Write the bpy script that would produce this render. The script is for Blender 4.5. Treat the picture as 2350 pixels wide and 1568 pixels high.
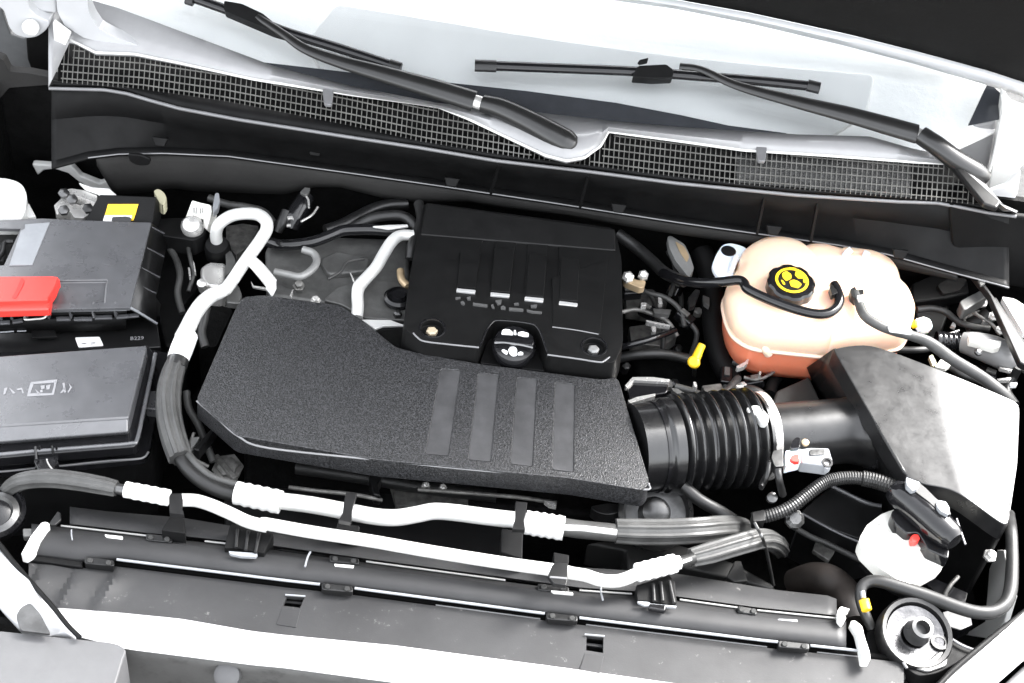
import bpy, bmesh, math, random
from mathutils import Vector, Matrix
random.seed(7)
for o in list(bpy.data.objects): bpy.data.objects.remove(o)
scn = bpy.context.scene
COL = scn.collection
R = math.radians

# ------------------------------------------------------------------ camera
W, H, F = 2350.0, 1568.0, 3640.0           # photo measured on a 2350 px wide copy
PITCH, ROLL = R(45), R(7.2)
CAM = Vector((0, -1.52, 1.52))             # metres; z = 0 is the top of the intake resonator
FW = Vector((0, math.cos(PITCH), -math.sin(PITCH)))
_r = Vector((1, 0, 0)); _u = _r.cross(FW)
RT = _r*math.cos(ROLL) + _u*math.sin(ROLL)
UP = -_r*math.sin(ROLL) + _u*math.cos(ROLL)
cd = bpy.data.cameras.new('camera'); co = bpy.data.objects.new('camera', cd); COL.objects.link(co)
cd.sensor_width = 36; cd.lens = 36*F/W; cd.clip_end = 500; cd.clip_start = .02
M = Matrix((RT, UP, -FW)).transposed().to_4x4(); M.translation = CAM
co.matrix_world = M; scn.camera = co

# ------------------------------------------------------------------ light
SUN_EL, SUN_AZ = R(46), R(50)              # azimuth from +Y clockwise: light from behind the raised hood, on the right
w = bpy.data.worlds.new('World'); scn.world = w; w.use_nodes = True
nt = w.node_tree; bg = nt.nodes['Background']
sky = nt.nodes.new('ShaderNodeTexSky'); sky.sky_type = 'NISHITA'; sky.sun_disc = False
sky.sun_elevation = SUN_EL; sky.sun_rotation = SUN_AZ; sky.dust_density = 4; sky.air_density = 1.3
hs = nt.nodes.new('ShaderNodeHueSaturation'); hs.inputs['Saturation'].default_value = .16
nt.links.new(sky.outputs[0], hs.inputs['Color']); nt.links.new(hs.outputs[0], bg.inputs[0])
bg.inputs[1].default_value = .15
sl = bpy.data.lights.new('sun', 'SUN'); sl.energy = 1.5; sl.angle = R(24); sl.color = (1, .985, .96)
so = bpy.data.objects.new('sun', sl); COL.objects.link(so)
sdir = Vector((math.sin(SUN_AZ)*math.cos(SUN_EL), math.cos(SUN_AZ)*math.cos(SUN_EL), math.sin(SUN_EL)))
so.rotation_euler = sdir.to_track_quat('Z', 'Y').to_euler(); so.location = sdir*5
vs = scn.view_settings; vs.view_transform = 'Standard'; vs.look = 'None'; vs.exposure = 2.95; vs.gamma = 1
vs.use_curve_mapping = False

# ------------------------------------------------------------------ helpers
CR = {'0': (0, 0, 1), '1': (0, 0, .3426), '2': (762.3, 0, .3426), '3': (1551.5, 0, .3426), '4': (0, 363, .278),
      '5': (363, 363, .278), '6': (871, 421, .3103), '7': (1415.7, 471.9, .2777), '8': (1815, 471.9, .2778),
      '9': (1415.7, 834.9, .2777), '10': (1841.9, 834.9, .2546), '11': (0, 726, .278), '12': (0, 1132.6, .278),
      '13': (580.8, 1052.7, .3288), '14': (1624, 1089, .3089), 'A': (0, 595.3, .1483), 'B': (0, 842.2, .1483),
      'C': (1016.4, 638.9, .1483), 'D': (1727.9, 980, .125), 'E': (1270.5, 1125.3, .21765), 'F': (0, 1089, .1389)}
def q(k, s):
    x0, y0, f = CR[k]
    out = []
    for t in s.split():
        a = [float(i) for i in t.split(',')]
        out.append(tuple([x0+a[0]*f, y0+a[1]*f] + a[2:]))
    return out
def ray(u, v): return FW + RT*((u-W/2)/F) + UP*((H/2-v)/F)
def P(u, v, z=0.0):
    d = ray(u, v); return CAM + d*((z-CAM.z)/d.z)
def PY(u, v, y):
    d = ray(u, v); return CAM + d*((y-CAM.y)/d.y)
def PX(u, v, x):
    d = ray(u, v); return CAM + d*((x-CAM.x)/d.x)
def PP(u, v, p0, n):
    d = ray(u, v); return CAM + d*((p0-CAM).dot(n)/d.dot(n))
def px(p): return (p-CAM).dot(FW)/F         # metres per photo pixel at a point
def L(pts, z): return [P(p[0], p[1], p[2] if len(p) > 2 else z) for p in pts]
WN = Vector((0, -math.sin(R(25)), math.cos(R(25)))); W0 = Vector((0, .335, .15))
def GW(u, v, h=0.0): return PP(u, v, W0 + WN*h, WN)   # h metres above the windscreen plane

ORG = {}
def T(name, label, cat, loc, group=None):
    o = bpy.data.objects.new(name, None); COL.objects.link(o); o.empty_display_size = .03
    o.location = loc; ORG[o.name] = Vector(loc)
    o['label'] = label; o['category'] = cat
    if group: o['group'] = group
    return o
def tag(o, label, cat, group=None):
    o['label'] = label; o['category'] = cat
    if group: o['group'] = group
    return o
def struct(o): o['kind'] = 'structure'; return o
def stuff(o): o['kind'] = 'stuff'; return o
def mk(name, verts, faces, mat, parent=None, smooth=True, sharp=35):
    verts = [Vector(v) for v in verts]
    if parent is None:
        c = sum(verts, Vector())/len(verts); c.z = min(v.z for v in verts)
    else: c = ORG[parent.name]
    me = bpy.data.meshes.new(name); me.from_pydata([v-c for v in verts], [], faces); me.update()
    bm = bmesh.new(); bm.from_mesh(me); bmesh.ops.recalc_face_normals(bm, faces=bm.faces[:]); bm.to_mesh(me); bm.free()
    if smooth:
        me.polygons.foreach_set('use_smooth', [True]*len(me.polygons))
        me.set_sharp_from_angle(angle=R(sharp))
    me.materials.append(mat)
    o = bpy.data.objects.new(name, me); COL.objects.link(o)
    if parent is None: o.location = c
    else: o.parent = parent
    ORG[o.name] = c
    return o
def bevel(o, wd, seg=2):
    m = o.modifiers.new('bevel', 'BEVEL'); m.width = wd; m.segments = seg; m.limit_method = 'ANGLE'
    m.angle_limit = R(32); m.harden_normals = True; m.use_clamp_overlap = True
    return o
def solid(o, t, off=-1.0):
    m = o.modifiers.new('solid', 'SOLIDIFY'); m.thickness = t; m.offset = off; m.use_even_offset = True; return o
def newell(p):
    n = Vector()
    for i in range(len(p)):
        a, b = p[i], p[(i+1) % len(p)]
        n += Vector(((a.y-b.y)*(a.z+b.z), (a.z-b.z)*(a.x+b.x), (a.x-b.x)*(a.y+b.y)))
    n.normalize(); return n
def rnd(poly, r, n=4):
    """round the corners of an image-space polygon"""
    out = []; N = len(poly)
    for i in range(N):
        p = Vector(poly[i][:2]); z = tuple(poly[i][2:])
        a = Vector(poly[i-1][:2])-p; b = Vector(poly[(i+1) % N][:2])-p
        k = min(r, a.length*.45, b.length*.45)
        A = p+a.normalized()*k; B = p+b.normalized()*k
        for j in range(n+1):
            t = j/n; c = A*(1-t)**2 + p*(2*t*(1-t)) + B*t*t
            out.append((c.x, c.y)+z)
    return out
def slab3(name, top, depth, mat, parent=None, bev=.002, seg=2, dn=None, taper=0.0):
    c = sum(top, Vector())/len(top); n = newell(top)
    if n.dot(CAM-c) < 0: n = -n
    d = Vector(dn).normalized() if dn else -n
    bot = [c+(p-c)*(1+taper)+d*depth for p in top]
    N = len(top); f = [list(range(N)), list(range(2*N-1, N-1, -1))]
    f += [[i, N+i, N+(i+1) % N, (i+1) % N] for i in range(N)]
    o = mk(name, top+bot, f, mat, parent)
    if bev: bevel(o, bev, seg)
    return o
def slab(name, pts, z, depth, mat, parent=None, **k):
    return slab3(name, L(pts, z), depth, mat, parent, **k)
def plate(name, pts, y, depth, mat, parent=None, **k):       # upright piece lying in the plane y = const
    return slab3(name, [PY(p[0], p[1], p[2] if len(p) > 2 else y) for p in pts], depth, mat, parent, **k)
def cut(o, cutters):
    for c in cutters:
        m = o.modifiers.new('cut', 'BOOLEAN'); m.object = c; m.operation = 'DIFFERENCE'; m.solver = 'EXACT'
    bpy.context.view_layer.update()
    me = bpy.data.meshes.new_from_object(o.evaluated_get(bpy.context.evaluated_depsgraph_get()))
    o.modifiers.clear(); old = o.data; o.data = me; bpy.data.meshes.remove(old)
    for c in cutters: bpy.data.objects.remove(c)
    me.polygons.foreach_set('use_smooth', [True]*len(me.polygons)); me.set_sharp_from_angle(angle=R(35))
    return o
def cutter(pts, z, depth, up=.01):
    return slab3('c', [p_+Vector((0, 0, up)) for p_ in L(pts, z)], depth+up, BLK, None, bev=0, dn=(0, 0, -1))
def crom(pts, n=8):
    if len(pts) < 3: return [pts[0].lerp(pts[-1], i/n) for i in range(n+1)]
    out = []; Q = [pts[0]*2-pts[1]]+pts+[pts[-1]*2-pts[-2]]
    for i in range(1, len(Q)-2):
        a, b, c, d = Q[i-1:i+3]
        for j in range(n):
            t = j/n
            out.append(.5*(2*b+(c-a)*t+(2*a-5*b+4*c-d)*t*t+(3*b-a-3*c+d)*t**3))
    out.append(pts[-1].copy()); return out
def sweep(name, path, rad, mat, parent=None, seg=14, ribs=None, flat=None, sharp=50):
    """rad: list of radii (m) per path point; ribs=(count, amp) lengthwise grooves; flat=(n, k) squash along n"""
    N = len(path); tan = [(path[min(i+1, N-1)]-path[max(i-1, 0)]).normalized() for i in range(N)]
    up = Vector((0, 0, 1)) if abs(tan[0].z) < .9 else Vector((1, 0, 0))
    b = tan[0].cross(up).normalized(); V = []; f = []
    for i in range(N):
        b = (b-tan[i]*b.dot(tan[i])).normalized(); c = b.cross(tan[i])
        for j in range(seg):
            t = 2*math.pi*j/seg; r = rad[i]
            if ribs: r *= 1+ribs[1]*(1 if (j*ribs[0]*2//seg) % 2 else -1)
            off = b*(math.cos(t)*r)+c*(math.sin(t)*r)
            if flat:
                fn = Vector(flat[0]); off -= fn*(off.dot(fn)*(1-flat[1]))
            V.append(path[i]+off)
    for i in range(N-1):
        for j in range(seg):
            k = (j+1) % seg
            f.append([i*seg+j, i*seg+k, (i+1)*seg+k, (i+1)*seg+j])
    f.append(list(range(seg))[::-1]); f.append([(N-1)*seg+j for j in range(seg)])
    return mk(name, V, f, mat, parent, sharp=sharp)
def tube(name, pts, z, rp, mat, parent=None, n=8, **k):
    """pts in photo pixels (+z), rp radius in photo pixels (number or one per point)"""
    p3 = L(pts, z) if not isinstance(pts[0], Vector) else pts
    if isinstance(rp, (int, float)): rp = [rp]*len(p3)
    rr = [r*px(p) for r, p in zip(rp, p3)]
    path = crom(p3, n)
    m = len(path)-1; rad = []
    for i in range(len(path)):
        t = i/m*(len(rr)-1); a = min(int(t), len(rr)-2); s = t-a
        rad.append(rr[a]*(1-s)+rr[a+1]*s)
    return sweep(name, path, rad, mat, parent, **k)
def lathe(name, c, ax, prof, mat, parent=None, seg=28, sharp=35, ring=False):
    """prof: list of (radius, height along ax)"""
    ax = Vector(ax).normalized(); a = ax.orthogonal().normalized(); b = ax.cross(a); V = []; f = []
    for r, h in prof:
        for j in range(seg):
            t = 2*math.pi*(j+.5)/seg; V.append(c+ax*h+a*(math.cos(t)*r)+b*(math.sin(t)*r))
    for i in range(len(prof)-1):
        for j in range(seg):
            k = (j+1) % seg; f.append([i*seg+j, i*seg+k, (i+1)*seg+k, (i+1)*seg+j])
    if ring:
        m_ = (len(prof)-1)*seg
        for j in range(seg):
            k = (j+1) % seg; f.append([m_+j, m_+k, k, j])
    else: f.append(list(range(seg))[::-1]); f.append([(len(prof)-1)*seg+j for j in range(seg)])
    return mk(name, V, f, mat, parent, sharp=sharp)
def cfun(pts):
    pts = sorted(pts)
    def g(u):
        if u <= pts[0][0]: a, b = pts[0], pts[1]
        elif u >= pts[-1][0]: a, b = pts[-2], pts[-1]
        else:
            for i in range(len(pts)-1):
                if pts[i][0] <= u <= pts[i+1][0]: a, b = pts[i], pts[i+1]; break
        t = (u-a[0])/(b[0]-a[0]); return a[1]*(1-t)+b[1]*t
    return g
def loft(name, rows, mat, parent=None, th=0, sharp=35):
    n = len(rows[0]); V = [p for r in rows for p in r]; f = []
    for i in range(len(rows)-1):
        for j in range(n-1): f.append([i*n+j, i*n+j+1, (i+1)*n+j+1, (i+1)*n+j])
    o = mk(name, V, f, mat, parent, sharp=sharp)
    # face the camera
    me = o.data; s = sum((p.normal.dot(CAM-ORG[o.name]-p.center))*p.area for p in me.polygons)
    if s < 0: me.flip_normals(); me.set_sharp_from_angle(angle=R(sharp))
    if th: solid(o, th)
    return o
def box(name, c, sx, sy, sz, mat, parent=None, bev=.001, rz=0, ax=None):
    m = Matrix.Rotation(rz, 3, 'Z') if ax is None else ax
    V = [c+m @ Vector((x*sx/2, y*sy/2, z*sz/2)) for x in (-1, 1) for y in (-1, 1) for z in (-1, 1)]
    o = mk(name, V, [[0, 1, 3, 2], [4, 6, 7, 5], [0, 4, 5, 1], [2, 3, 7, 6], [0, 2, 6, 4], [1, 5, 7, 3]], mat, parent)
    if bev: bevel(o, bev, 2)
    return o
def frame_of(d, up=Vector((0, 0, 1))):
    x = Vector(d).normalized(); y = up.cross(x).normalized(); z = x.cross(y)
    return Matrix((x, y, z)).transposed()

# ------------------------------------------------------------------ materials
def mat(name, col, rough=.5, metal=0., spec=.5, bump=None, var=0., coat=0., rvar=0., sss=0., dust=None, ior=1.5, scale=40, speck=None):
    m = bpy.data.materials.new(name); m.use_nodes = True; t = m.node_tree; b = t.nodes['Principled BSDF']
    b.inputs['Base Color'].default_value = (*col, 1); b.inputs['Roughness'].default_value = rough
    b.inputs['Metallic'].default_value = metal; b.inputs['Specular IOR Level'].default_value = spec
    b.inputs['IOR'].default_value = ior
    if coat: b.inputs['Coat Weight'].default_value = coat; b.inputs['Coat Roughness'].default_value = .05
    if sss:
        b.inputs['Subsurface Weight'].default_value = sss; b.inputs['Subsurface Radius'].default_value = (.035, .018, .010)
        b.inputs['Subsurface Scale'].default_value = 1
    tc = t.nodes.new('ShaderNodeTexCoord'); last = None
    def noise(sc, det=4, r=.6):
        n = t.nodes.new('ShaderNodeTexNoise'); n.inputs['Scale'].default_value = sc; n.inputs['Detail'].default_value = det
        n.inputs['Roughness'].default_value = r; t.links.new(tc.outputs['Object'], n.inputs['Vector']); return n
    def ramp(src, lo, hi, c0, c1):
        n = t.nodes.new('ShaderNodeMapRange'); n.inputs[1].default_value = lo; n.inputs[2].default_value = hi
        n.inputs[3].default_value = c0; n.inputs[4].default_value = c1; t.links.new(src, n.inputs[0]); return n.outputs[0]
    if var or dust:
        mx = t.nodes.new('ShaderNodeMix'); mx.data_type = 'RGBA'
        mx.inputs[6].default_value = (*[c*(1-var) for c in col], 1); mx.inputs[7].default_value = (*[min(1, c*(1+var)) for c in col], 1)
        t.links.new(ramp(noise(scale).outputs[0], .3, .7, 0, 1), mx.inputs[0]); last = mx.outputs[2]
        if dust:
            m2 = t.nodes.new('ShaderNodeMix'); m2.data_type = 'RGBA'; m2.inputs[7].default_value = (*dust[0], 1)
            a = ramp(noise(dust[1], 8, .75).outputs[0], dust[2], dust[2]+.16, 0, dust[3])
            t.links.new(a, m2.inputs[0]); t.links.new(last, m2.inputs[6]); last = m2.outputs[2]
        t.links.new(last, b.inputs['Base Color'])
    if speck:
        n = t.nodes.new('ShaderNodeTexVoronoi'); n.inputs['Scale'].default_value = speck[1]; t.links.new(tc.outputs['Object'], n.inputs['Vector'])
        m3 = t.nodes.new('ShaderNodeMix'); m3.data_type = 'RGBA'; m3.inputs[7].default_value = (*speck[0], 1)
        t.links.new(ramp(n.outputs['Distance'], .3, .75, 0, 1), m3.inputs[0])
        if last: t.links.new(last, m3.inputs[6])
        t.links.new(m3.outputs[2], b.inputs['Base Color'])
    if rvar:
        t.links.new(ramp(noise(scale*.6, 6, .7).outputs[0], .32, .68, max(.02, rough-rvar), rough+rvar), b.inputs['Roughness'])
    if bump:
        kind, sc, st, dist = bump
        if kind == 'grain':
            n = t.nodes.new('ShaderNodeTexVoronoi'); n.inputs['Scale'].default_value = sc
            t.links.new(tc.outputs['Object'], n.inputs['Vector']); src = n.outputs['Distance']
        else: src = noise(sc, 5).outputs[0]
        bp = t.nodes.new('ShaderNodeBump'); bp.inputs['Strength'].default_value = st; bp.inputs['Distance'].default_value = dist
        t.links.new(src, bp.inputs['Height']); t.links.new(bp.outputs[0], b.inputs['Normal'])
    return m
BLK = mat('black_plastic', (.007, .007, .0073), .36, bump=('noise', 900, .12, .0006), var=.25, rvar=.08)
BLKM = mat('matt_black_plastic', (.0035, .0035, .0037), .6, spec=.2, bump=('noise', 700, .15, .0008), var=.3, rvar=.1)
BLKG = mat('gloss_black_plastic', (.008, .008, .009), .16, bump=('noise', 60, .08, .002), var=.2, rvar=.06)
COVER = mat('engine_cover_plastic', (.0042, .0042, .0043), .5, spec=.28, bump=('noise', 1200, .2, .0005), var=.2, rvar=.06)
GRAIN = mat('grained_black_plastic', (.0075, .0076, .008), .36, spec=.6, bump=('grain', 700, .6, .001), var=.6, rvar=.1, scale=300, speck=((.034, .0345, .037), 430))
STRIPE = mat('smooth_stripe_plastic', (.05, .05, .052), .4, bump=('noise', 700, .12, .0006), var=.25)
LIDP = mat('charcoal_lid_plastic', (.078, .079, .084), .3, spec=1.0, bump=('noise', 1400, .1, .0004), var=.12, rvar=.07)
LIDL = mat('pale_grey_panel_plastic', (.25, .26, .275), .4, var=.1)
SHLD = mat('dusty_shield_plastic', (.030, .030, .031), .55, spec=.3, bump=('noise', 500, .15, .0008), var=.2, rvar=.1, dust=((.35, .34, .33), 55, .62, .55), scale=14)
DECK = mat('deck_plastic', (.027, .027, .028), .5, spec=.3, bump=('noise', 600, .1, .0006), var=.2, rvar=.1, scale=12, dust=((.3, .3, .29), 90, .68, .5))
RUB = mat('black_rubber', (.013, .013, .013), .45, bump=('noise', 250, .15, .0008), var=.3, rvar=.1)
RUBG = mat('grey_rubber_hose', (.05, .05, .049), .5, bump=('noise', 300, .2, .0008), var=.3, rvar=.1, dust=((.16, .16, .155), 140, .6, .5))
WETB = mat('shiny_dusty_box_plastic', (.011, .011, .0115), .31, spec=.75, bump=('noise', 70, .07, .002), var=.3, rvar=.05, scale=60)
BELL = mat('shiny_bellows_rubber', (.009, .009, .0095), .22, spec=.7, bump=('noise', 120, .06, .001), var=.2, rvar=.06)
ALU = mat('pale_aluminium', (.80, .80, .78), .42, metal=.35, bump=('noise', 160, .12, .0008), var=.06, rvar=.1)
ALUW = mat('white_sleeve', (.85, .85, .84), .5, bump=('noise', 200, .2, .001), var=.04)
CAST = mat('cast_aluminium', (.12, .12, .117), .5, metal=.5, bump=('noise', 300, .4, .001), var=.25, rvar=.12)
STEEL = mat('dark_steel', (.12, .12, .12), .35, metal=.9, bump=('noise', 200, .2, .0008), var=.3, rvar=.12)
CHROME = mat('bright_metal', (.62, .61, .59), .28, metal=.55, var=.1, rvar=.08)
BRASS = mat('brass', (.50, .38, .24), .35, metal=.4, var=.2)
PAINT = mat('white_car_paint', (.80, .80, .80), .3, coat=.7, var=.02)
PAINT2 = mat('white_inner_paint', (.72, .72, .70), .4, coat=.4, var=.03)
PAINT_SHADED = mat('shaded_white_paint', (.46, .465, .475), .35, coat=.4, var=.02)  # white car paint darkened to grey; shading put into its colour
GREYM = mat('dull_grey_metal', (.26, .26, .255), .45, metal=.3, var=.1)
TRIM = mat('silver_grey_trim', (.30, .30, .305), .32, coat=.3, var=.05)
SEAL = mat('grey_rubber_seal', (.16, .16, .165), .28, spec=.8, var=.1)
MESH = mat('grille_mesh_plastic', (.14, .138, .13), .35, spec=.7, var=.3)
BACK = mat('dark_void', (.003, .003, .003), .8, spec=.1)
TUB = mat('sooty_metal', (.003, .003, .003), .7, spec=.12, bump=('noise', 30, .5, .01), var=.5)
INSU = mat('grey_insulation', (.020, .0195, .019), .8, spec=.25, bump=('noise', 120, .35, .002), var=.15, scale=16)
PAD = mat('hood_pad_felt', (.009, .0088, .0085), .9, spec=.15, bump=('noise', 90, .35, .003), var=.12, scale=10)
GLASS = bpy.data.materials.new('windscreen_glass'); GLASS.use_nodes = True
_t = GLASS.node_tree; _t.nodes.remove(_t.nodes['Principled BSDF']); _o = _t.nodes['Material Output']
_fr = _t.nodes.new('ShaderNodeFresnel'); _fr.inputs[0].default_value = 1.5
_tr = _t.nodes.new('ShaderNodeBsdfTransparent'); _tr.inputs[0].default_value = (.97, .985, .99, 1)
_gs = _t.nodes.new('ShaderNodeBsdfGlossy'); _gs.inputs['Roughness'].default_value = .015
_mx = _t.nodes.new('ShaderNodeMixShader'); _t.links.new(_fr.outputs[0], _mx.inputs[0]); _t.links.new(_tr.outputs[0], _mx.inputs[1])
_t.links.new(_gs.outputs[0], _mx.inputs[2]); _t.links.new(_mx.outputs[0], _o.inputs[0])
REFL_WHITE = mat('painted_reflection_white', (.96, .945, .93), .5, spec=.3, var=.03, scale=5, bump=('noise', 14, .25, .01))  # bright windscreen reflection painted as a white sheet colour
REFL_GREY = mat('painted_reflection_grey', (.83, .815, .80), .55, spec=.3, var=.05, scale=7, bump=('noise', 400, .1, .001))  # grey zone of the windscreen reflection painted as a sheet colour
FRIT = mat('windscreen_black_band', (.028, .030, .034), .12, spec=.6, dust=((.3, .3, .3), 150, .72, .4), var=.1)
TANKU = mat('tank_pale_plastic', (.94, .66, .49), .38, sss=.45, var=.05, scale=12)
TANKL = mat('tank_orange_plastic', (.95, .27, .15), .36, sss=.45, var=.06, scale=12)
SEAMT = mat('tank_seam_plastic', (.92, .70, .55), .4)
MILK = mat('milky_plastic', (.70, .74, .78), .4, sss=.3)
RED = mat('red_plastic', (.80, .045, .035), .38, spec=.6, bump=('noise', 200, .1, .001), var=.08)
REDD = mat('dark_red_groove', (.55, .03, .025), .5)
YEL = mat('yellow_label', (.85, .50, .015), .45)
YELP = mat('yellow_plastic', (.85, .55, .02), .4, var=.1)
WHT = mat('white_label', (.82, .82, .82), .5)
WHTP = mat('white_connector_plastic', (.80, .79, .74), .45, bump=('noise', 90, .2, .002), var=.04)
CREAM = mat('cream_rubber', (.42, .40, .28), .5, var=.1)
SILV = mat('silver_print', (.62, .62, .62), .35, metal=.5)
INK = mat('faint_grey_print', (.075, .075, .075), .5)
INK2 = mat('pale_embossing', (.24, .24, .25), .4)
GREYB = mat('grey_bumper_plastic', (.095, .095, .098), .5, spec=.4, bump=('noise', 300, .12, .0008), var=.06)
MOTT = mat('mottled_grille_plastic', (.085, .084, .082), .55, var=.1, dust=((.03, .029, .028), 22, .52, .8), bump=('noise', 60, .3, .002))
BROWN = mat('dark_brown_tube', (.018, .014, .012), .55, var=.3)
ASPH = mat('asphalt', (.05, .05, .05), .9, bump=('noise', 120, .5, .004), var=.3)
FENDG = mat('dark_grey_inner_panel', (.022, .022, .0215), .55, spec=.35, var=.2, scale=6, bump=('noise', 200, .1, .001))

# ------------------------------------------------------------------ setting: ground and the bay itself
g = mk('ground', [(-40, -40, -.98), (40, -40, -.98), (40, 40, -.98), (-40, 40, -.98)], [[0, 1, 2, 3]], ASPH, smooth=False); struct(g)
x0, x1, y0, y1, zb, zt = -.80, .79, -.46, .335, -.50, -.06
tv = [(x0, y0, zb), (x1, y0, zb), (x1, y1, zb), (x0, y1, zb), (x0, y0, -.12), (x1, y0, -.12), (x1, y1, .09), (x0, y1, .09)]
tub = mk('engine_bay_tub', tv, [[0, 1, 2, 3], [2, 6, 7, 3], [0, 3, 7, 4], [1, 5, 6, 2], [0, 4, 5, 1]], TUB, smooth=False); solid(tub, .01, 0); struct(tub)

# ------------------------------------------------------------------ cowl, windscreen, hood
A = q('1', '320,590 700,600 850,625 1000,670 1200,725 1600,800 2331,915') + q('2', '600,990 1100,1075 1700,1145') + q('3', '0,1225 800,1305 1500,1350 1750,1358 1900,1385 2100,1425 2290,1450')
B = q('1', '390,545 950,590 1500,670 2331,830') + q('2', '600,940 1250,1050 1700,1100 2331,1180') + q('3', '400,1225 1500,1320 2030,1365 2200,1400')
Cc = q('1', '380,470 400,430 470,275 640,360 900,370 1200,430 1700,540 2331,640') + q('2', '700,720 900,800 1100,895 1430,1050 1570,1085 1690,1065 1800,985 1850,890 2331,955') + q('3', '450,1015 1000,1050 1600,1095 1840,1105 2080,1340 2200,1395')
D = q('1', '620,5 780,50 1840,445 2331,570') + q('2', '700,690 1300,745 1900,812 2331,850') + q('3', '800,900 1300,915 1600,1000 1850,1050 2000,1150 2200,1380')
fA, fB, fC, fD = map(cfun, (A, B, Cc, D))
cowl = T('cowl_panel', 'long black cowl panel with mesh air grille under the windscreen', 'cowl panel', P(1200, 375, .1))
us = [112+i*12.0 for i in range(186)]
def zA(u): return .112
loft('front_flange', [[P(u, max(fB(u), fC(u))+1, .122) for u in us], [P(u, fA(u)-4, .116) for u in us]], BLKM, cowl, th=.003)
sw = sweep('weatherstrip', [P(u, fA(u)+1, .117) for u in us], [4.2*px(P(1200, 370, .12))]*len(us), SEAL, cowl, seg=8)
ug = [134+i*4.0 for i in range(533)]
loft('grille_tray', [[P(u, min(fC(u), fB(u))-2, .118) for u in ug], [P(u, fB(u)+3, .108) for u in ug]], BACK, cowl, th=.002)
# mesh grille: crossing bars
V = []; f = []
def bar(a, b, wv, hv):
    i = len(V)
    for p in (a, b):
        V.extend([p-wv, p+wv, p+wv-hv, p-wv-hv])
    f.extend([[i, i+1, i+5, i+4], [i+1, i+2, i+6, i+5], [i+2, i+3, i+7, i+6], [i+3, i, i+4, i+7], [i, i+3, i+2, i+1], [i+4, i+5, i+6, i+7]])
hz = Vector((0, 0, .0018))
u = 148.0
while u < 2236:
    t, b_ = fC(u), fB(u)
    if b_-t > 5:
        a = P(u+random.uniform(-1, 1), t, .140); c = P(u-(b_-t)*.07, b_, .126)
        bar(a, c, Vector((.85*px(a), 0, 0)), hz)
    u += 11.6
for k in range(1, 8):
    prev = None; uu = 140.0
    while uu < 2240:
        t, b_ = fC(uu), fB(uu); dv = 16.5
        v = b_-dv*k+8
        if v > t+1:
            p = P(uu, v, .126+.014*min(1, (b_-v)/max(20, b_-t)))
            if prev is not None: bar(prev, p, Vector((0, .75*px(p), 0)), hz)
            prev = p
        else: prev = None
        uu += 27
stuff(mk('grille_mesh', V, f, MESH, cowl, smooth=False))
# finer filter screen behind the right-hand part of the mesh
scr = loft('filter_screen', [[P(u_, fC(u_)+3, .1375) for u_ in range(1690, 2091, 10)], [P(u_, fB(u_)-2, .1245) for u_ in range(1690, 2091, 10)]], mat('grey_filter_screen', (.05, .05, .049), .6, bump=('grain', 500, .9, .002), var=.4, scale=250), cowl, th=.001)
trim = loft('upper_trim', [[P(u_, fC(u_), .146) for u_ in us], [P(u_, fC(u_)*.55+fD(u_)*.45, .156) if fD(u_) < fC(u_) else P(u_, fC(u_)-2, .15) for u_ in us], [GW(u_, min(fD(u_), fC(u_)-4), .002) for u_ in us]], TRIM, cowl, th=.004, sharp=60)
sweep('trim_edge', [P(u_, fC(u_)-2.5, .147) for u_ in ug if 160 < u_ < 2250], [3.2*px(P(1200, 300, .15))]*len([1 for u_ in ug if 160 < u_ < 2250]), PAINT2, cowl, seg=8)
for (a, b_) in ((753, 222), (1748, 352)):
    cl = slab('trim_clip', rnd([(a-13, b_-20), (a+13, b_-18), (a+9, b_+18), (a-9, b_+16)], 6), .152, .006, SEAL, cowl, bev=.002)
# windscreen
ws = T('windscreen', 'pale reflecting windscreen behind the wipers and the cowl', 'windscreen', GW(1200, 250))
gl = [(150, -160), (205, 5)] + [(u_, fD(u_)+3) for u_ in range(268, 2080, 40)] + [(2100, 352), (2221, 288), (2264, 195), (2300, 60), (2250, -160)]
slab3('glass_pane', [GW(a, b_, 0) for a, b_ in gl], .006, GLASS, ws, bev=0)
fr = [(600, 143), (733, 158), (799, 166), (900, 178), (1030, 190), (1208, 209), (1413, 236), (1561, 264), (1671, 288), (1805, 306)] 
fr2 = [(u_, fD(u_)+4) for u_ in (1780, 1650, 1500, 1350, 1208, 1050, 900, 799, 650)]
slab3('black_border_band', [GW(a, b_, .0016) for a, b_ in fr+fr2], .0012, FRIT, ws, bev=0)
slab3('black_corner_band', [GW(a, b_, .0016) for a, b_ in q('3', '2080,572 2130,585 2180,632 2165,800 1955,842')], .0012, FRIT, ws, bev=0)
ds = T('grey_reflection_sheet', 'pale grey sheet added under the lower windscreen as painted reflection', 'grey_reflection_sheet', GW(1300, 200, -.06))  # added sheet under the glass, coloured as the grey reflection
slab3('sheet_top', [GW(a, b_, -.030) for a, b_ in rnd([(770, 6), (1000, 44), (1200, 78), (1400, 107), (1561, 128), (1800, 152), (2010, 170), (1990, 262), (1900, 318), (1500, 300), (1000, 250), (760, 200), (700, 100)], 20)], .03, REFL_GREY, ds, bev=.004)
sh_ = slab3('white_reflection_sheet', [GW(a, b_, -.040) for a, b_ in [(60, -190), (180, 30), (630, 190), (1000, 262), (1500, 320), (1900, 345), (2150, 365), (2290, 300), (2340, 60), (2270, -190)]], .006, REFL_WHITE, None, bev=0)  # added white sheet, painted in place of the bright reflection
tag(sh_, 'white sheet added behind the windscreen glass as painted reflection', 'white_reflection_sheet')
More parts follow.
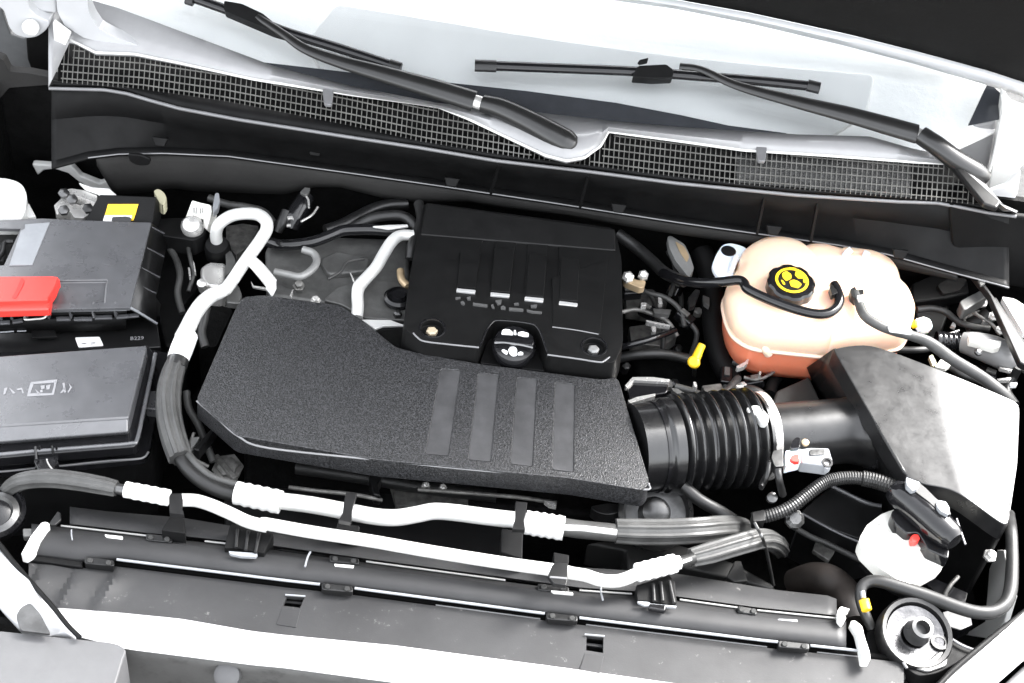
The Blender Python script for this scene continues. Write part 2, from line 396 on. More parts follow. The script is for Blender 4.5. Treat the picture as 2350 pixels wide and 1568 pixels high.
# hood, raised
hood = T('raised_hood', 'raised white hood with dark felt pad above the windscreen', 'hood', PY(1900, 90, .45))
up_c = [(-700, -330), (-300, -235), (100, -175), (500, -130), (900, -85), (1250, -45)] + q('3', '0,0 500,90 1160,235 1600,345 2060,468 2331,555') + [(2450, 235), (2600, 310)]
lo_c = [(-700, -300), (-300, -205), (100, -145), (500, -100), (900, -58), (1250, -20)] + q('3', '0,62 500,160 1100,300 1600,430 2080,572 2331,650') + [(2450, 275), (2600, 350)]
fu, fl = cfun(up_c), cfun(lo_c)
hu = [-60+i*20 for i in range(500) if -60+i*20 < 2420]
rows = [[PY(u_, fl(u_), .455) for u_ in hu], [PY(u_, fl(u_)*.6+fu(u_)*.4, .442) for u_ in hu], [PY(u_, fu(u_), .447) for u_ in hu]]
loft('rear_lip', rows, PAINT_SHADED, hood, th=.006, sharp=70)
hd = Vector((0, -math.cos(R(70)), math.sin(R(70))))
e0 = [PY(u_, fu(u_)-1, .450) for u_ in hu]
loft('felt_pad', [[p+hd*s-Vector((0, .012*math.sin(min(1, s*4)*1.57), 0)) for p in e0] for s in (0, .02, .05, .12, .3, .6, .95)], PAD, hood, th=.012, sharp=70)
loft('outer_skin', [[p+hd*s+Vector((0, .035, .01)) for p in rows[0]] for s in (-.01, .3, .6, 1.0)], PAINT, hood, th=.004)
# right-hand hinge side and fender corner
rf = T('fender', 'white right front fender corner beside the windscreen', 'fender', P(2330, 420, .05))
plate('hinge_plate', q('3', '2200,650 2260,720 2331,745 2500,800 2500,1000 2331,1105 2200,1260 2090,1285 2130,1030 2165,800 2185,640'), .40, .02, PAINT2, rf, bev=.004)
plate('pillar_base', q('3', '1800,920 1960,845 2160,800 2140,1000 2100,1180 2060,1280 1900,1100'), .42, .02, TRIM, rf, bev=.008, seg=3)
tube('corner_seal', [PY(a, b_, .395) for a, b_ in q('3', '2185,630 2190,760 2130,1030 2090,1160 2050,1250')], 0, 4, PAINT2, rf)
slab('cowl_end_strip', q('3', '1840,1090 1880,1085 2180,1350 2150,1390 2060,1360'), .158, .01, BLK, rf, bev=.003)
plate('outer_panel', q('3', '2090,1290 2200,1250 2310,1150 2290,1300 2240,1400 2170,1385'), .335, .01, PAINT, rf, bev=.003)

# left hinge
hg = T('hood_hinge', 'white painted hood hinge arm at the upper left corner', 'hinge', PY(120, 60, .36))
plate('hinge_lobe', rnd(q('1', '-60,30 20,60 60,190 100,235 180,262 250,250 310,205 340,150 240,105 190,50 190,-30 -60,-30'), 12), .345, .03, PAINT_SHADED, hg, bev=.008, seg=3)
plate('hinge_arm', q('1', '185,-20 372,-20 380,95 300,85 215,55'), .36, .02, PAINT_SHADED, hg, bev=.004)
plate('hinge_wing', rnd(q('1', '375,-20 385,80 430,170 560,255 700,288 935,308 770,250 665,195 615,120 590,60 585,-20'), 6), .352, .022, PAINT_SHADED, hg, bev=.006, seg=3)
lathe('hinge_pin', PY(72, 62, .34), (0, -1, .3), [(.012, 0), (.012, .006), (.008, .01)], PAINT2, hg, seg=16)
lf = T('inner_fender', 'dark grey left inner fender panel below the hood hinge', 'fender', P(60, 400, 0))
plate('white_flange', q('1', '350,150 470,240 445,300 392,450 400,545 372,532'), .335, .012, PAINT2, lf, bev=.003)
plate('grey_wall', q('1', '-80,560 200,565 400,590 420,760 330,960 210,1100 200,1190 -80,1190'), .33, .012, mat('brown_grey_panel', (.06, .058, .056), .6, var=.15, scale=6), lf, bev=.003)
plate('dark_liner', q('1', '-80,40 10,60 70,230 150,260 350,180 375,545 200,500 60,485 -80,600'), .40, .01, mat('slate_liner', (.075, .077, .08), .6, var=.15), lf, bev=.002)
plate('dark_pocket', q('1', '170,265 350,165 372,530 215,495 180,400'), .385, .008, BACK, lf, bev=.004)
plate('grey_ledge', rnd(q('1', '-40,380 20,400 60,480 200,492 230,500 490,545 480,575 330,570 60,590 10,650 -40,690'), 5), .318, .015, INSU, lf, bev=.004)
plate('white_seam_strip', q('4', '258,50 400,60 520,50 560,38 640,120 665,150 820,212 895,180 950,300 850,310 650,200 560,130 450,95 360,105 310,150'), .30, .012, PAINT2, lf, bev=.003)

# plenum wall below the cowl lip
Ee = q('1', '390,1110 590,1055 800,1030 1100,1025 1530,1045 2331,1155') + q('2', '700,1240 1500,1360 2331,1490') + q('8', '400,325 800,400 1300,540 1450,580')
fE = cfun(Ee)
pw = T('plenum_wall', 'black plastic plenum wall hanging under the cowl lip', 'panel', P(1200, 430, 0))
pu = [118+i*14 for i in range(158)]
def zE(u): return .02
loft('wall_sheet', [[P(u_, fA(u_)+5, .112) for u_ in pu], [P(u_, fA(u_)*.6+fE(u_)*.4, .06) for u_ in pu], [P(u_, fE(u_)-14, .022) for u_ in pu], [P(u_, fE(u_), .025) for u_ in pu]], BLKM, pw, th=.004)
sweep('ledge_edge', [P(u_, fE(u_)+1, .026) for u_ in pu if u_ > 200], [1.6*px(P(1200, 450, 0))]*len([1 for u_ in pu if u_ > 200]), SEAL, pw, seg=6)
fF = cfun([(215, 368), (262, 449), (343, 441), (394, 432), (445, 439), (651, 447), (719, 430), (780, 430), (882, 456), (968, 467), (1071, 464), (1150, 478), (1300, 497), (1500, 530), (1700, 560), (1900, 588), (2050, 615), (2180, 642), (2230, 655)])
iu = [222+i*14 for i in range(142)]
ins = []
for k in range(5):
    t = k/4
    ins.append([PY(u_, fE(u_)*(1-t)+max(fF(u_), fE(u_)+4)*t, P(u_, fE(u_), .022).y-.006*math.sin(t*3.1)) for u_ in iu])
isheet = loft('insulation', ins, INSU, pw, th=.006)
for uu_ in (1136, 1340, 1745, 1868):
    v0, v1 = fA(uu_)+12, fE(uu_)-10
    a = P(uu_+10, v0, .10); b_ = P(uu_-8, v1, .03)
    slab3('rib', [a+Vector((-.002, -.002, 0)), a+Vector((.002, -.002, 0)), b_+Vector((.002, -.012, 0)), b_+Vector((-.002, -.012, 0))], .012, BLKM, pw, bev=.0008)
for uu_, vv_ in ((370, 318), (725, 340), (1038, 410), (1420, 470), (1775, 520), (2065, 575)):
    c = P(uu_, vv_, .045)
    slab3('clip', [c+Vector((-.012, -.006, .006)), c+Vector((.012, -.006, .006)), c+Vector((.007, -.012, -.006)), c+Vector((-.007, -.012, -.006))], .008, BLKM, pw, bev=.002)
slab3('drain_boss', [PY(u_, v_, .245) for u_, v_ in rnd(q('1', '850,1035 940,1040 1010,1070 1000,1110 930,1115 870,1090'), 8)], .006, BLKM, pw, bev=.002)

# wipers
ARMB = mat('satin_black_arm', (.012, .012, .012), .28, spec=.6, var=.15)
def wiper(label, blade, cap, conn, arm, armr, head, headr, pivot, tail, ph=.036):
    r = T('wiper', label, 'wiper', GW(pivot[0], pivot[1], .0), 'windscreen wipers')
    bl = [GW(a, b_, .012) for a, b_ in blade]
    m_ = tube('blade', bl, 0, 12, BLKG, r, flat=(WN, .75))
    rb = [GW(a, b_+3, .004) for a, b_ in blade]; tube('rubber_edge', rb, 0, 6, RUB, r, flat=((0, 1, 0), .5))
    for c_ in cap: tube('end_cap', [GW(a, b_, .012) for a, b_ in c_], 0, 14.5, BLK, r, seg=8, flat=(WN, .8))
    slab3('connector', [GW(a, b_, .024) for a, b_ in rnd(conn, 5)], .018, BLKM, r, bev=.003)
    tube('arm', [GW(a, b_, h) for a, b_, h in arm], 0, [k*1.25 for k in armr], ARMB, r, flat=(WN, .5), seg=12)
    tube('arm_head', [GW(a, b_, h) for a, b_, h in head], 0, [k*1.1 for k in headr], ARMB, r, flat=(WN, .8), seg=14)
    tube('hinge_joint', [GW(a, b_, h) for a, b_, h in tail], 0, 17, CHROME, r, seg=12, flat=(WN, .6))
    lathe('pivot_cap', GW(pivot[0], pivot[1], ph), WN, [(.0165, -.05), (.0165, -.006), (.0145, -.001), (.010, .002), (.003, .003)], ARMB, r)
    return r
wiper('left wiper with its arm pivoting in the middle of the cowl', q('0', '395,-22 540,30 660,75 780,112 915,156'), [q('1', '1250,-10 1300,5'), q('2', '380,435 460,460')],
      q('1', '1500,5 1620,25 1760,90 1940,240 1830,210 1500,70'),
      [(590, 38, .022), (650, 78, .026), (700, 112, .028), (775, 140, .03), (880, 170, .03), (1000, 205, .03), (1088, 232, .028)], [7, 8, 10, 13, 17, 20, 21],
      [(1108, 238, .030), (1150, 250, .034), (1210, 278, .036), (1265, 308, .036), (1298, 326, .035), (1314, 335, .034), (1322, 339, .033)], [20, 23, 25, 28, 28, 22, 9], (1304, 332), [(1086, 231, .028), (1110, 239, .028)])
wr = wiper('right wiper lying flat across the windscreen', q('0', '1092,150 1250,156 1450,164 1600,175 1750,187 1878,200'), [q('2', '955,440 1100,445'), q('3', '880,572 962,592')],
      q('2', '2010,515 2050,440 2240,430 2290,470 2280,520 2150,525'),
      [(1560, 152, .022), (1610, 160, .026), (1690, 196, .028), (1820, 232, .03), (1940, 262, .03), (2030, 287, .028), (2104, 308, .026)], [7, 7, 9, 13, 17, 19, 20],
      [(2112, 310, .026), (2150, 335, .028), (2190, 365, .02), (2240, 395, .008), (2262, 408, .0)], [21, 22, 23, 22, 16], (2245, 400), [(2098, 306, .026), (2116, 312, .026)], ph=.006)
slab3('latch_tab', [GW(a, b_, .03) for a, b_ in q('2', '2045,420 2060,400 2120,385 2110,420 2060,430')], .004, BLKM, wr, bev=.001)

# ------------------------------------------------------------------ left: battery cover and fuse box
bc = T('battery_cover', 'large charcoal battery cover with ribbed right side', 'battery cover', P(200, 650, -.1))
ZB = .0
top = slab('cover_top', q('4', '-120,520 350,495 660,510 1250,530 1075,1232 -120,1262'), ZB, .007, LIDP, bc, bev=0)
cutr = [cutter(q('4', '-140,575 168,580 30,882 -140,884'), ZB, .03),
        cutter(q('4', '380,1012 880,1006 862,1196 380,1206'), ZB, .0045)]
cut(top, cutr); bevel(top, .0015)
slab('pale_panel', q('4', '205,545 412,528 268,880 75,886 170,600 205,580'), ZB+.0015, .003, LIDL, bc, bev=.0008)
slab('window_floor', q('4', '-140,560 190,570 50,900 -140,900'), ZB-.03, .005, FENDG, bc, bev=0)
tube('window_cable', q('4', '-40,860 20,780 40,700 110,690'), ZB-.015, 6, RUB, bc)
tube('window_cable', q('4', '-40,700 10,740 25,820 10,870'), ZB-.02, 7, RUB, bc)
sw_ = mk('side_wall', [P(*q('4', '1250,532')[0], ZB-.003), P(*q('4', '1392,640')[0], -.045), P(*q('4', '1290,1150')[0], -.045), P(*q('4', '1330,1210')[0], -.05), P(*q('4', '1292,1362')[0], -.05), P(*q('4', '1076,1234')[0], ZB-.003)],
   [[0, 1, 2, 5], [2, 3, 4, 5]], BLK, bc); solid(sw_, .004)
for a in ('1250,570 1390,640', '1210,740 1350,812', '1166,905 1316,985', '1125,1040 1286,1117'):
    p = q('4', a); a3 = P(*p[0], ZB-.006); b3 = P(*p[1], -.042)
    tube('side_rib', [a3, b3], 0, 2.2, LIDP, bc, seg=6, n=2)
tube('front_edge_rib', [P(*q('4', '1078,1236')[0], ZB-.002), P(*q('4', '1160,1282')[0], -.02), P(*q('4', '1294,1366')[0], -.048)], 0, 3, LIDL, bc, seg=6)
# front lattice of pockets under the top edge
fe = cfun(q('4', '-120,1268 0,1265 1075,1242')); fm = cfun(q('4', '-120,1345 0,1340 430,1330 960,1318 1160,1300')) ; fb = cfun(q('4', '-120,1360 430,1352 960,1330'))
uf = [-30+i*20 for i in range(17)]
loft('front_flange', [[P(u_, fe(u_)-1, ZB-.003) for u_ in uf], [P(u_, fe(u_)+5, ZB-.006) for u_ in uf]], LIDL, bc, th=.003)
loft('front_recess', [[P(u_, fe(u_)+5, ZB-.006) for u_ in uf], [P(u_, fm(u_)-6, ZB-.03) for u_ in uf], [P(u_, fm(u_)+2, ZB-.028) for u_ in uf]], BLK, bc, th=.003)
loft('front_skirt', [[P(u_, fm(u_)+2, ZB-.026) for u_ in uf], [P(u_, fm(u_)+30, ZB-.055) for u_ in uf]], BLKM, bc, th=.003)
for uu_ in (-2, 22, 56, 107, 158, 210, 261):
    v0 = fe(uu_); v1 = fm(uu_+6)
    a = P(uu_, v0, ZB-.002); b_ = P(uu_+5, v1, ZB-.024)
    slab3('pocket_rib', [a+Vector((-.0015, 0, 0)), a+Vector((.0015, 0, 0)), b_+Vector((.0015, 0, 0)), b_+Vector((-.0015, 0, 0))], .012, LIDP, bc, bev=.0005)
for a in ('870,940 1090,935', '1140,940 1425,938', '1465,920 1735,910', '1800,910 2150,880', '190,985 350,960', '0,1000 150,990'):
    (ua, va), (ub, vb) = q('A', a)
    slab('pocket_ledge', [(ua, va-8), (ub, vb-8), (ub, vb), (ua, va)], ZB-.024, .003, LIDP, bc, bev=.0008)
for a in ('945,1080 1145,1076', '1200,1075 1475,1062', '1530,1055 1800,1050', '0,1130 215,1115', '262,1112 405,1108'):
    (ua, va), (ub, vb) = q('A', a)
    tube('skirt_bead', [P(ua, va, ZB-.05), P(ub, vb, ZB-.05)], 0, 1.8, LIDL, bc, seg=6, n=2)
tube('latch_wire', [P(a, b_, ZB-.012) for a, b_ in q('A', '385,850 380,920 410,935 540,925 650,915 700,890 730,840')], 0, 2.6, CHROME, bc, seg=8)
slab('latch_tongue', q('A', '490,960 800,960 890,1200 490,1210'), ZB-.05, .004, BLKM, bc, bev=.001)
slab('lower_case', q('4', '-120,1370 950,1345 1160,1310 1300,1370 1330,1560 -120,1640'), -.062, .12, BLK, bc, bev=.002)
# faint moulded marks on the lid
for a in ('400,820 430,800 470,805 520,840 490,850', '610,830 690,820 690,860 630,865', '840,870 880,800 950,800 970,850 930,890', '995,1100 1030,1090 1035,1125 1000,1130'):
    slab('moulded_mark', rnd(q('4', a), 4), ZB+.0007, .0007, LIDP, bc, bev=.0003)
rc = T('terminal_cap', 'red plastic terminal cap on the battery cover', 'cap', P(50, 670, .0))
capt = slab('cap_top', rnd(q('A', '-120,270 820,262 905,275 880,330 850,420 760,560 735,630 -120,655'), 4), .020, .02, RED, rc, bev=.004, seg=3)
slab('cap_front', q('A', '-120,662 735,636 770,680 760,770 -120,795'), .014, .014, RED, rc, bev=.003, seg=3)
slab('cap_end', rnd(q('A', '905,290 930,325 885,360 850,440 800,560 780,700 770,775 735,640 765,560 840,440 880,340'), 3), .013, .013, RED, rc, bev=.002)
slab('cap_groove', rnd(q('A', '330,275 385,330 350,420 250,605 175,595 240,500'), 6), .0208, .002, REDD, capt, bev=.0004)
# boxed device with the yellow label behind the cover
yb = T('relay_box', 'black relay box with yellow and white label behind battery cover', 'relay box', P(270, 500, -.05))
slab3('box_face', [PP(a, b_, P(270, 500, -.005), Vector((0, -.55, .83))) for a, b_ in q('4', '820,300 1290,318 1258,545 680,545')], .05, BLKM, yb, bev=.002)
_n = Vector((0, -.55, .83)); _p = P(270, 500, -.005)+_n*.0015
slab3('label_yellow', [PP(a, b_, _p, _n) for a, b_ in q('4', '892,380 1142,380 1116,470 866,470')], .001, YEL, yb, bev=0)
slab3('label_white', [PP(a, b_, _p, _n) for a, b_ in q('4', '865,472 1090,472 1080,540 842,540')], .001, WHT, yb, bev=0)
slab3('label_edge', [PP(a, b_, _p, _n) for a, b_ in q('4', '1092,472 1115,472 1100,515 1082,515')], .001, YEL, yb, bev=0)
slab3('label_plug', [PP(a, b_, _p+_n*.006, _n) for a, b_ in rnd(q('4', '925,485 1040,480 1082,490 1075,540 918,540'), 3)], .006, BLKG, yb, bev=.001)
# white jug, metal bracket, rubber
jg = T('fluid_jug', 'white plastic fluid jug at the left edge behind battery cover', 'reservoir', P(30, 470, -.1))
slab('jug_body', rnd(q('4', '-120,150 60,168 140,190 190,225 222,300 214,420 180,500 -120,500'), 8), .0, .11, PAINT2, jg, bev=.015, seg=4)
slab('jug_foot', q('4', '205,400 235,358 300,480 200,490'), -.02, .04, PAINT2, jg, bev=.003)
sb = T('shock_tower_bracket', 'rough silver metal bracket between white jug and relay box', 'bracket', P(165, 480, -.05))
for a, z_ in (('545,260 590,250 720,270 805,310 790,375 740,350 620,310 560,320', -.005), ('445,390 540,300 575,350 660,390 700,380 765,400 760,450 690,495 610,490 580,440 520,430 470,470', -.015)):
    slab('bracket_plate', rnd(q('4', a), 3), z_, .02, CHROME, sb, bev=.003)
for a in ('530,440', '730,425', '530,300', '600,350'):
    lathe('bolt', P(*q('4', a)[0], -.005), (0, -.3, 1), [(.008, 0), (.008, .005), (.004, .007)], STEEL if a != '730,425' else BLK, sb, seg=6)
tag(slab('rubber_stopper', rnd(q('4', '1265,265 1310,250 1360,285 1380,340 1350,385 1315,370 1290,310'), 10), -.0, .02, CREAM, bev=.005, seg=3), 'cream rubber stopper hanging beside the relay box', 'stopper')
tag(slab('tower_plate', q('4', '650,200 760,240 900,250 960,300 820,310 810,290 700,250'), -.0, .004, PAINT2, bev=.001), 'pale sheet metal corner above the relay box', 'plate')

fb_ = T('fuse_box', 'charcoal fuse box with front latch at the left edge', 'fuse box', P(150, 900, -.1))
ZF = -.005
lidt = slab('lid_top', q('11', '-130,335 1212,236 1062,838 -130,915'), ZF, .03, LIDP, fb_, bev=.003, seg=3)
lt = [P(*p_, z_) for p_, z_ in zip(q('11', '-130,917 1060,840 1060,958 -130,1050'), (ZF-.001, ZF-.001, ZF-.011, ZF-.011))]
slab3('lid_front', lt, .02, LIDP, fb_, bev=.003, seg=3)
slab('lid_skirt', rnd(q('11', '-130,350 1225,232 1262,290 1290,320 1140,1040 1105,1075 -130,1175'), 8), ZF-.022, .018, BLKG, fb_, bev=.003, seg=3)
tube('rim_bead', q('11', '-130,1152 100,1132 280,1115 500,1098 800,1075 1080,1050 1130,1020 1180,800 1245,500 1282,310'), ZF-.021, 5.0, LIDP, fb_, seg=8)
slab('case_flange', rnd(q('11', '-130,300 1200,260 1400,300 1330,620 1240,1090 1200,1170 1130,1185 -130,1300'), 8), ZF-.055, .012, BLKG, fb_, bev=.002)
tube('case_bead', q('11', '-130,1293 100,1275 300,1252 560,1228 900,1192 1130,1178 1195,1160 1225,1120'), ZF-.054, 2.6, SEAL, fb_, seg=8)
slab('case', q('11', '-130,320 1190,300 1350,330 1240,1080 1100,1160 -130,1270'), ZF-.068, .14, BLKM, fb_, bev=.003)
slab('corner_step', q('11', '1215,620 1290,610 1290,770 1205,760'), ZF-.04, .02, LIDP, fb_, bev=.002)
slab('latch', rnd(q('11', '285,1110 465,1095 480,1180 440,1260 310,1265 275,1190'), 3), ZF-.028, .03, BLKG, fb_, bev=.002)
for a in ('290,1075 300,1180', '325,1070 330,1130', '430,1065 440,1140', '465,1070 470,1120'):
    p = q('11', a); tube('latch_tooth', [P(*p[0], ZF-.014), P(*p[1], ZF-.024)], 0, 3, BLKG, fb_, seg=8, n=2)
tube('latch_spring', q('11', '385,1180 400,1220 430,1262'), ZF-.024, 2, CHROME, fb_, seg=6)
# embossed (unreadable) mark on the lid
def mark(pts, k, z, m, par, th=.0008): return slab('embossed_mark', q(k, pts), z+th, th, m, par, bev=.0002)
for a in ('470,235 885,190 860,240 520,262', '470,240 520,262 470,400 415,455', '845,235 885,195 835,425 795,430', '440,410 800,405 830,430 415,455'):
    mark(a, 'B', ZF, INK2, lidt)
for a in ('625,290 690,280 690,330 640,345', '540,340 640,420 590,430', '65,330 120,310 80,420 50,425', '130,310 240,400 200,415', '250,340 340,320 370,400 345,410 330,350 270,360',
          '965,250 1000,240 1020,390 990,400', '930,400 1000,310 1010,340 960,400', '1060,250 1115,310 1060,400 1045,390 1085,310', '620,360 660,350 660,390 620,395', '710,290 780,270 770,340 720,350'):
    mark(a, 'B', ZF, INK2, lidt)
# label sticker and printed number on the battery case
st = tag(slab('label_sticker', rnd(q('A', '1160,1210 1540,1198 1600,1335 1215,1362'), 3), -.0605, .0012, WHT, bev=0), 'small white sticker on the black battery case above fuse box', 'sticker')
for a in ('1255,1300 1310,1290 1345,1300 1300,1315', '1400,1290 1480,1280 1478,1288 1402,1298', '1405,1310 1470,1302 1470,1306 1408,1316'):
    slab('faint_print', q('A', a), -.0598, .0004, INK2, st, bev=0)
def text(name, s, p, right, up, size, m, parent):
    cu = bpy.data.curves.new(name, 'FONT'); cu.body = s; cu.size = size; cu.extrude = .0003; cu.align_x = 'CENTER'; cu.align_y = 'CENTER'
    o = bpy.data.objects.new(name, cu); COL.objects.link(o); bpy.context.view_layer.update()
    me = bpy.data.meshes.new_from_object(o.evaluated_get(bpy.context.evaluated_depsgraph_get())); bpy.data.objects.remove(o)
    x = right.normalized(); z = x.cross(up).normalized(); y = z.cross(x)
    mt = Matrix((x, y, z)).transposed().to_4x4(); mt.translation = p-ORG[parent.name]
    me.transform(mt); me.materials.clear(); me.materials.append(m)
    o = bpy.data.objects.new(name, me); COL.objects.link(o); o.parent = parent; ORG[o.name] = ORG[parent.name]; return o
c = P(*q('A', '2120,1225')[0], -.061)
text('printed_number', 'B229', c, P(*q('A', '2200,1222')[0], -.061)-c, Vector((0, 1, 0)), .009, INK2, bc)

# ------------------------------------------------------------------ engine: valve cover, engine cover, filler cap
eb = T('engine_block', 'grey cast aluminium engine top under the black engine cover', 'engine', P(850, 700, -.1))
slab('valve_cover', rnd(q('5', '880,720 1180,640 1500,640 2080,660 2080,1400 1700,1390 1500,1220 900,1130'), 15), -.045, .12, CAST, eb, bev=.01, seg=3)
slab('cover_step', rnd(q('5', '1330,830 1470,760 1760,820 1720,930 1400,960'), 12), -.035, .012, CAST, eb, bev=.004)
slab('flange', rnd(q('5', '1360,1170 1480,1060 1700,1010 2060,1010 2060,1340 1700,1320 1520,1210'), 10), -.03, .02, CAST, eb, bev=.004)
slab('white_plate', q('5', '1680,1330 1920,1335 2040,1380 1860,1385 1790,1410'), -.022, .004, ALU, eb, bev=.001)
lathe('plug_seal', P(*q('5', '1985,1170')[0], -.028), (0, 0, 1), [(.021, 0), (.021, .006), (.017, .009), (.017, .005), (.011, .005), (.009, .011), (.002, .011)], BLKG, eb)
lathe('bolt', P(*q('5', '1975,1300')[0], -.028), (0, 0, 1), [(.006, 0), (.006, .006), (.003, .008)], STEEL, eb, seg=6)
tube('rail_tube', q('5', '2000,930 2010,1000 2060,1060'), -.02, 9, BRASS, eb)
slab('front_case', q('0', '560,1010 880,1060 1480,1130 1480,1190 560,1120'), -.16, .2, TUB, eb, bev=.01)
slab('head_right', rnd(q('0', '1400,560 1620,580 1700,900 1480,900 1400,700'), 20), -.17, .2, TUB, eb, bev=.01)
for k in range(14):
    a = random.uniform(1430, 1690); b_ = random.uniform(620, 900)
    lathe('bolt', P(a, b_, -.165), (random.uniform(-.3, .3), -.2, 1), [(.007, -.01), (.007, .006), (.004, .008)], random.choice([STEEL, CHROME, STEEL, BLK]), eb, seg=6)

ec = T('engine_cover', 'black plastic engine cover with four ribs and silver bars', 'engine cover', P(1170, 680, -.02))
ZC = .025
body = slab('cover_shell', rnd(q('6', '330,140 1740,330 1790,560 1800,1180 1740,1330 1245,1265 1175,1075 1135,1040 840,1010 800,1060 740,1215 330,1170 175,1070 230,650'), 14), ZC, .05, COVER, ec, bev=0, taper=.02)
wells = [lathe('c', P(*q('6', '390,1072')[0], ZC), (0, 0, 1), [(.0155, -.009), (.0155, .03)], COVER),
         lathe('c', P(*q('6', '1587,1208')[0], ZC), (0, 0, 1), [(.0155, -.009), (.0155, .03)], COVER)]
for a, z_ in (('790,375 860,395 850,740 715,728 740,470', 0), ('1020,420 1100,425 1070,815 965,800 985,520', 0), ('1250,455 1330,460 1320,865 1215,840 1235,560', 0)):
    wells.append(cutter(rnd(q('6', a), 3), ZC, .0018))
cut(body, wells); bevel(body, .0035, 3)
# front skirt of the cover dropping towards the resonator
def skirt(s, name='front_skirt'):
    p = q('6', s); n_ = len(p)//2
    t3 = [P(a, b_, ZC-.004) for a, b_ in p[:n_]]; b3 = [P(a, b_, ZC-.045) for a, b_ in p[n_:]][::-1]
    loft(name, [t3, b3], COVER, ec, th=.003)
skirt('250,1110 330,1168 735,1215 735,1340 330,1290 180,1240')
skirt('1242,1268 1640,1325 1700,1290 1750,1430 1640,1450 1200,1395')
tube('edge_bead', q('6', '250,1108 275,1135 330,1168 500,1190 735,1214'), ZC+.0005, 2.2, SEAL, ec, seg=8)
tube('edge_bead', q('6', '1242,1268 1450,1296 1620,1322 1660,1315 1700,1285'), ZC+.0005, 2.2, SEAL, ec, seg=8)
tube('notch_bead', q('6', '745,1200 790,1090 830,1035 870,1015 1000,1022 1120,1040 1165,1065 1200,1130 1240,1250'), ZC+.0005, 2.4, BLKG, ec, seg=8)
for a in ('390,1072', '1587,1208'):
    c = P(*q('6', a)[0], ZC)
    lathe('well_ring', c, (0, 0, 1), [(.0155, -.002), (.0165, .0012), (.018, .0012), (.019, -.001)], BLKG, ec, ring=True)
    lathe('screw', c+Vector((0, -.001, -.0085)), (0, 0, 1), [(.008, 0), (.008, .005), (.0055, .007)], mat('zinc_screw', (.5, .42, .3), .4, metal=.2) if a[0] == '3' else GREYM, body, seg=6)
for a in ('570,775 712,788 706,810 568,795', '822,805 965,818 960,838 820,826', '1075,835 1215,848 1210,874 1072,858', '1328,868 1466,885 1462,908 1326,893'):
    slab('silver_bar', rnd(q('6', a), 2), ZC+.003, .004, SILV, ec, bev=.0008)
slab('raised_panel', q('6', '1278,700 1690,560 1630,1115 1280,1062'), ZC+.0012, .002, COVER, ec, bev=.0008)
tube('panel_line', q('6', '1278,1062 1450,1085 1620,1116'), ZC+.001, 1.4, SEAL, ec, seg=6)
for a in ('600,500 750,490 706,775 575,765', '850,470 1000,480 962,805 822,795', '1110,510 1240,530 1212,838 1078,828', '1340,540 1480,560 1466,870 1330,860'):
    slab('rib', rnd(q('6', a), 3), ZC+.0022, .003, COVER, ec, bev=.001)
rear = [P(*p_, z_) for p_, z_ in zip(q('6', '345,140 1745,335 1750,500 300,380'), (ZC+.010, ZC+.010, ZC+.001, ZC+.001))]
slab3('rear_hump', rear, .01, COVER, ec, bev=.003)
for a in ('195,293 270,285 275,300 200,312', '370,290 430,280 430,325 380,320', '275,360 310,350 340,380 330,400 290,390', '465,375 690,405 690,435 465,405', '745,410 775,400 800,455 770,450', '815,340 910,330 900,390 850,400',
          '895,440 930,420 970,440 970,470 900,465', '1025,450 1245,470 1245,500 1025,485', '1100,385 1170,375 1180,400 1110,405', '1300,480 1400,505 1535,515 1525,535 1380,525 1300,500', '1360,410 1460,405 1450,445 1370,445'):
    slab('printed_mark', q('C', a), ZC+.0028, .0028, INK, body, bev=0)
oc = T('oil_filler_cap', 'black ribbed oil filler cap in the notch of engine cover', 'cap', P(1180, 800, -.03))
c = P(*q('6', '995,1185')[0], ZC-.008)
lathe('cap_disc', c, (0, -.25, 1), [(.026, -.03), (.0295, -.012), (.0295, -.004), (.027, 0), (.02, .001)], BLKG, oc, seg=40)
_cn = Vector((0, -.25, 1)).normalized()
slab3('grip_bar', [PP(a, b_, c+_cn*.009, _cn) for a, b_ in rnd(q('C', '810,915 1370,935 1410,985 1395,1045 1100,1010 800,985'), 4)], .009, BLKG, oc, bev=.0015)
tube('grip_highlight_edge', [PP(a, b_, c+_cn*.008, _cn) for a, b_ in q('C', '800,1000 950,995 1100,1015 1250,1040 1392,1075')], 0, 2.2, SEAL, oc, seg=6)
for a in ('905,870 920,800 960,785 1030,790 1080,830 1090,880', '1095,870 1100,800 1125,800 1140,880', '1155,880 1165,835 1230,820 1330,850 1325,910 1250,905',
          '905,1120 930,1095 1010,1130 1000,1180 960,1170', '1010,1110 1040,1060 1110,1055 1150,1100 1140,1200 1080,1205 1040,1180', '1155,1160 1200,1130 1245,1150 1240,1185 1160,1190'):
    slab3('cap_symbol', [PP(x_, y_, c+_cn*.0018, _cn) for x_, y_ in rnd(q('C', a), 3)], .0015, WHT, oc, bev=0)
slab3('notch_wall', L(q('6', '830,1040 1150,1070 1225,1390 740,1330'), ZC-.035), .03, BLKM, oc, bev=.002)

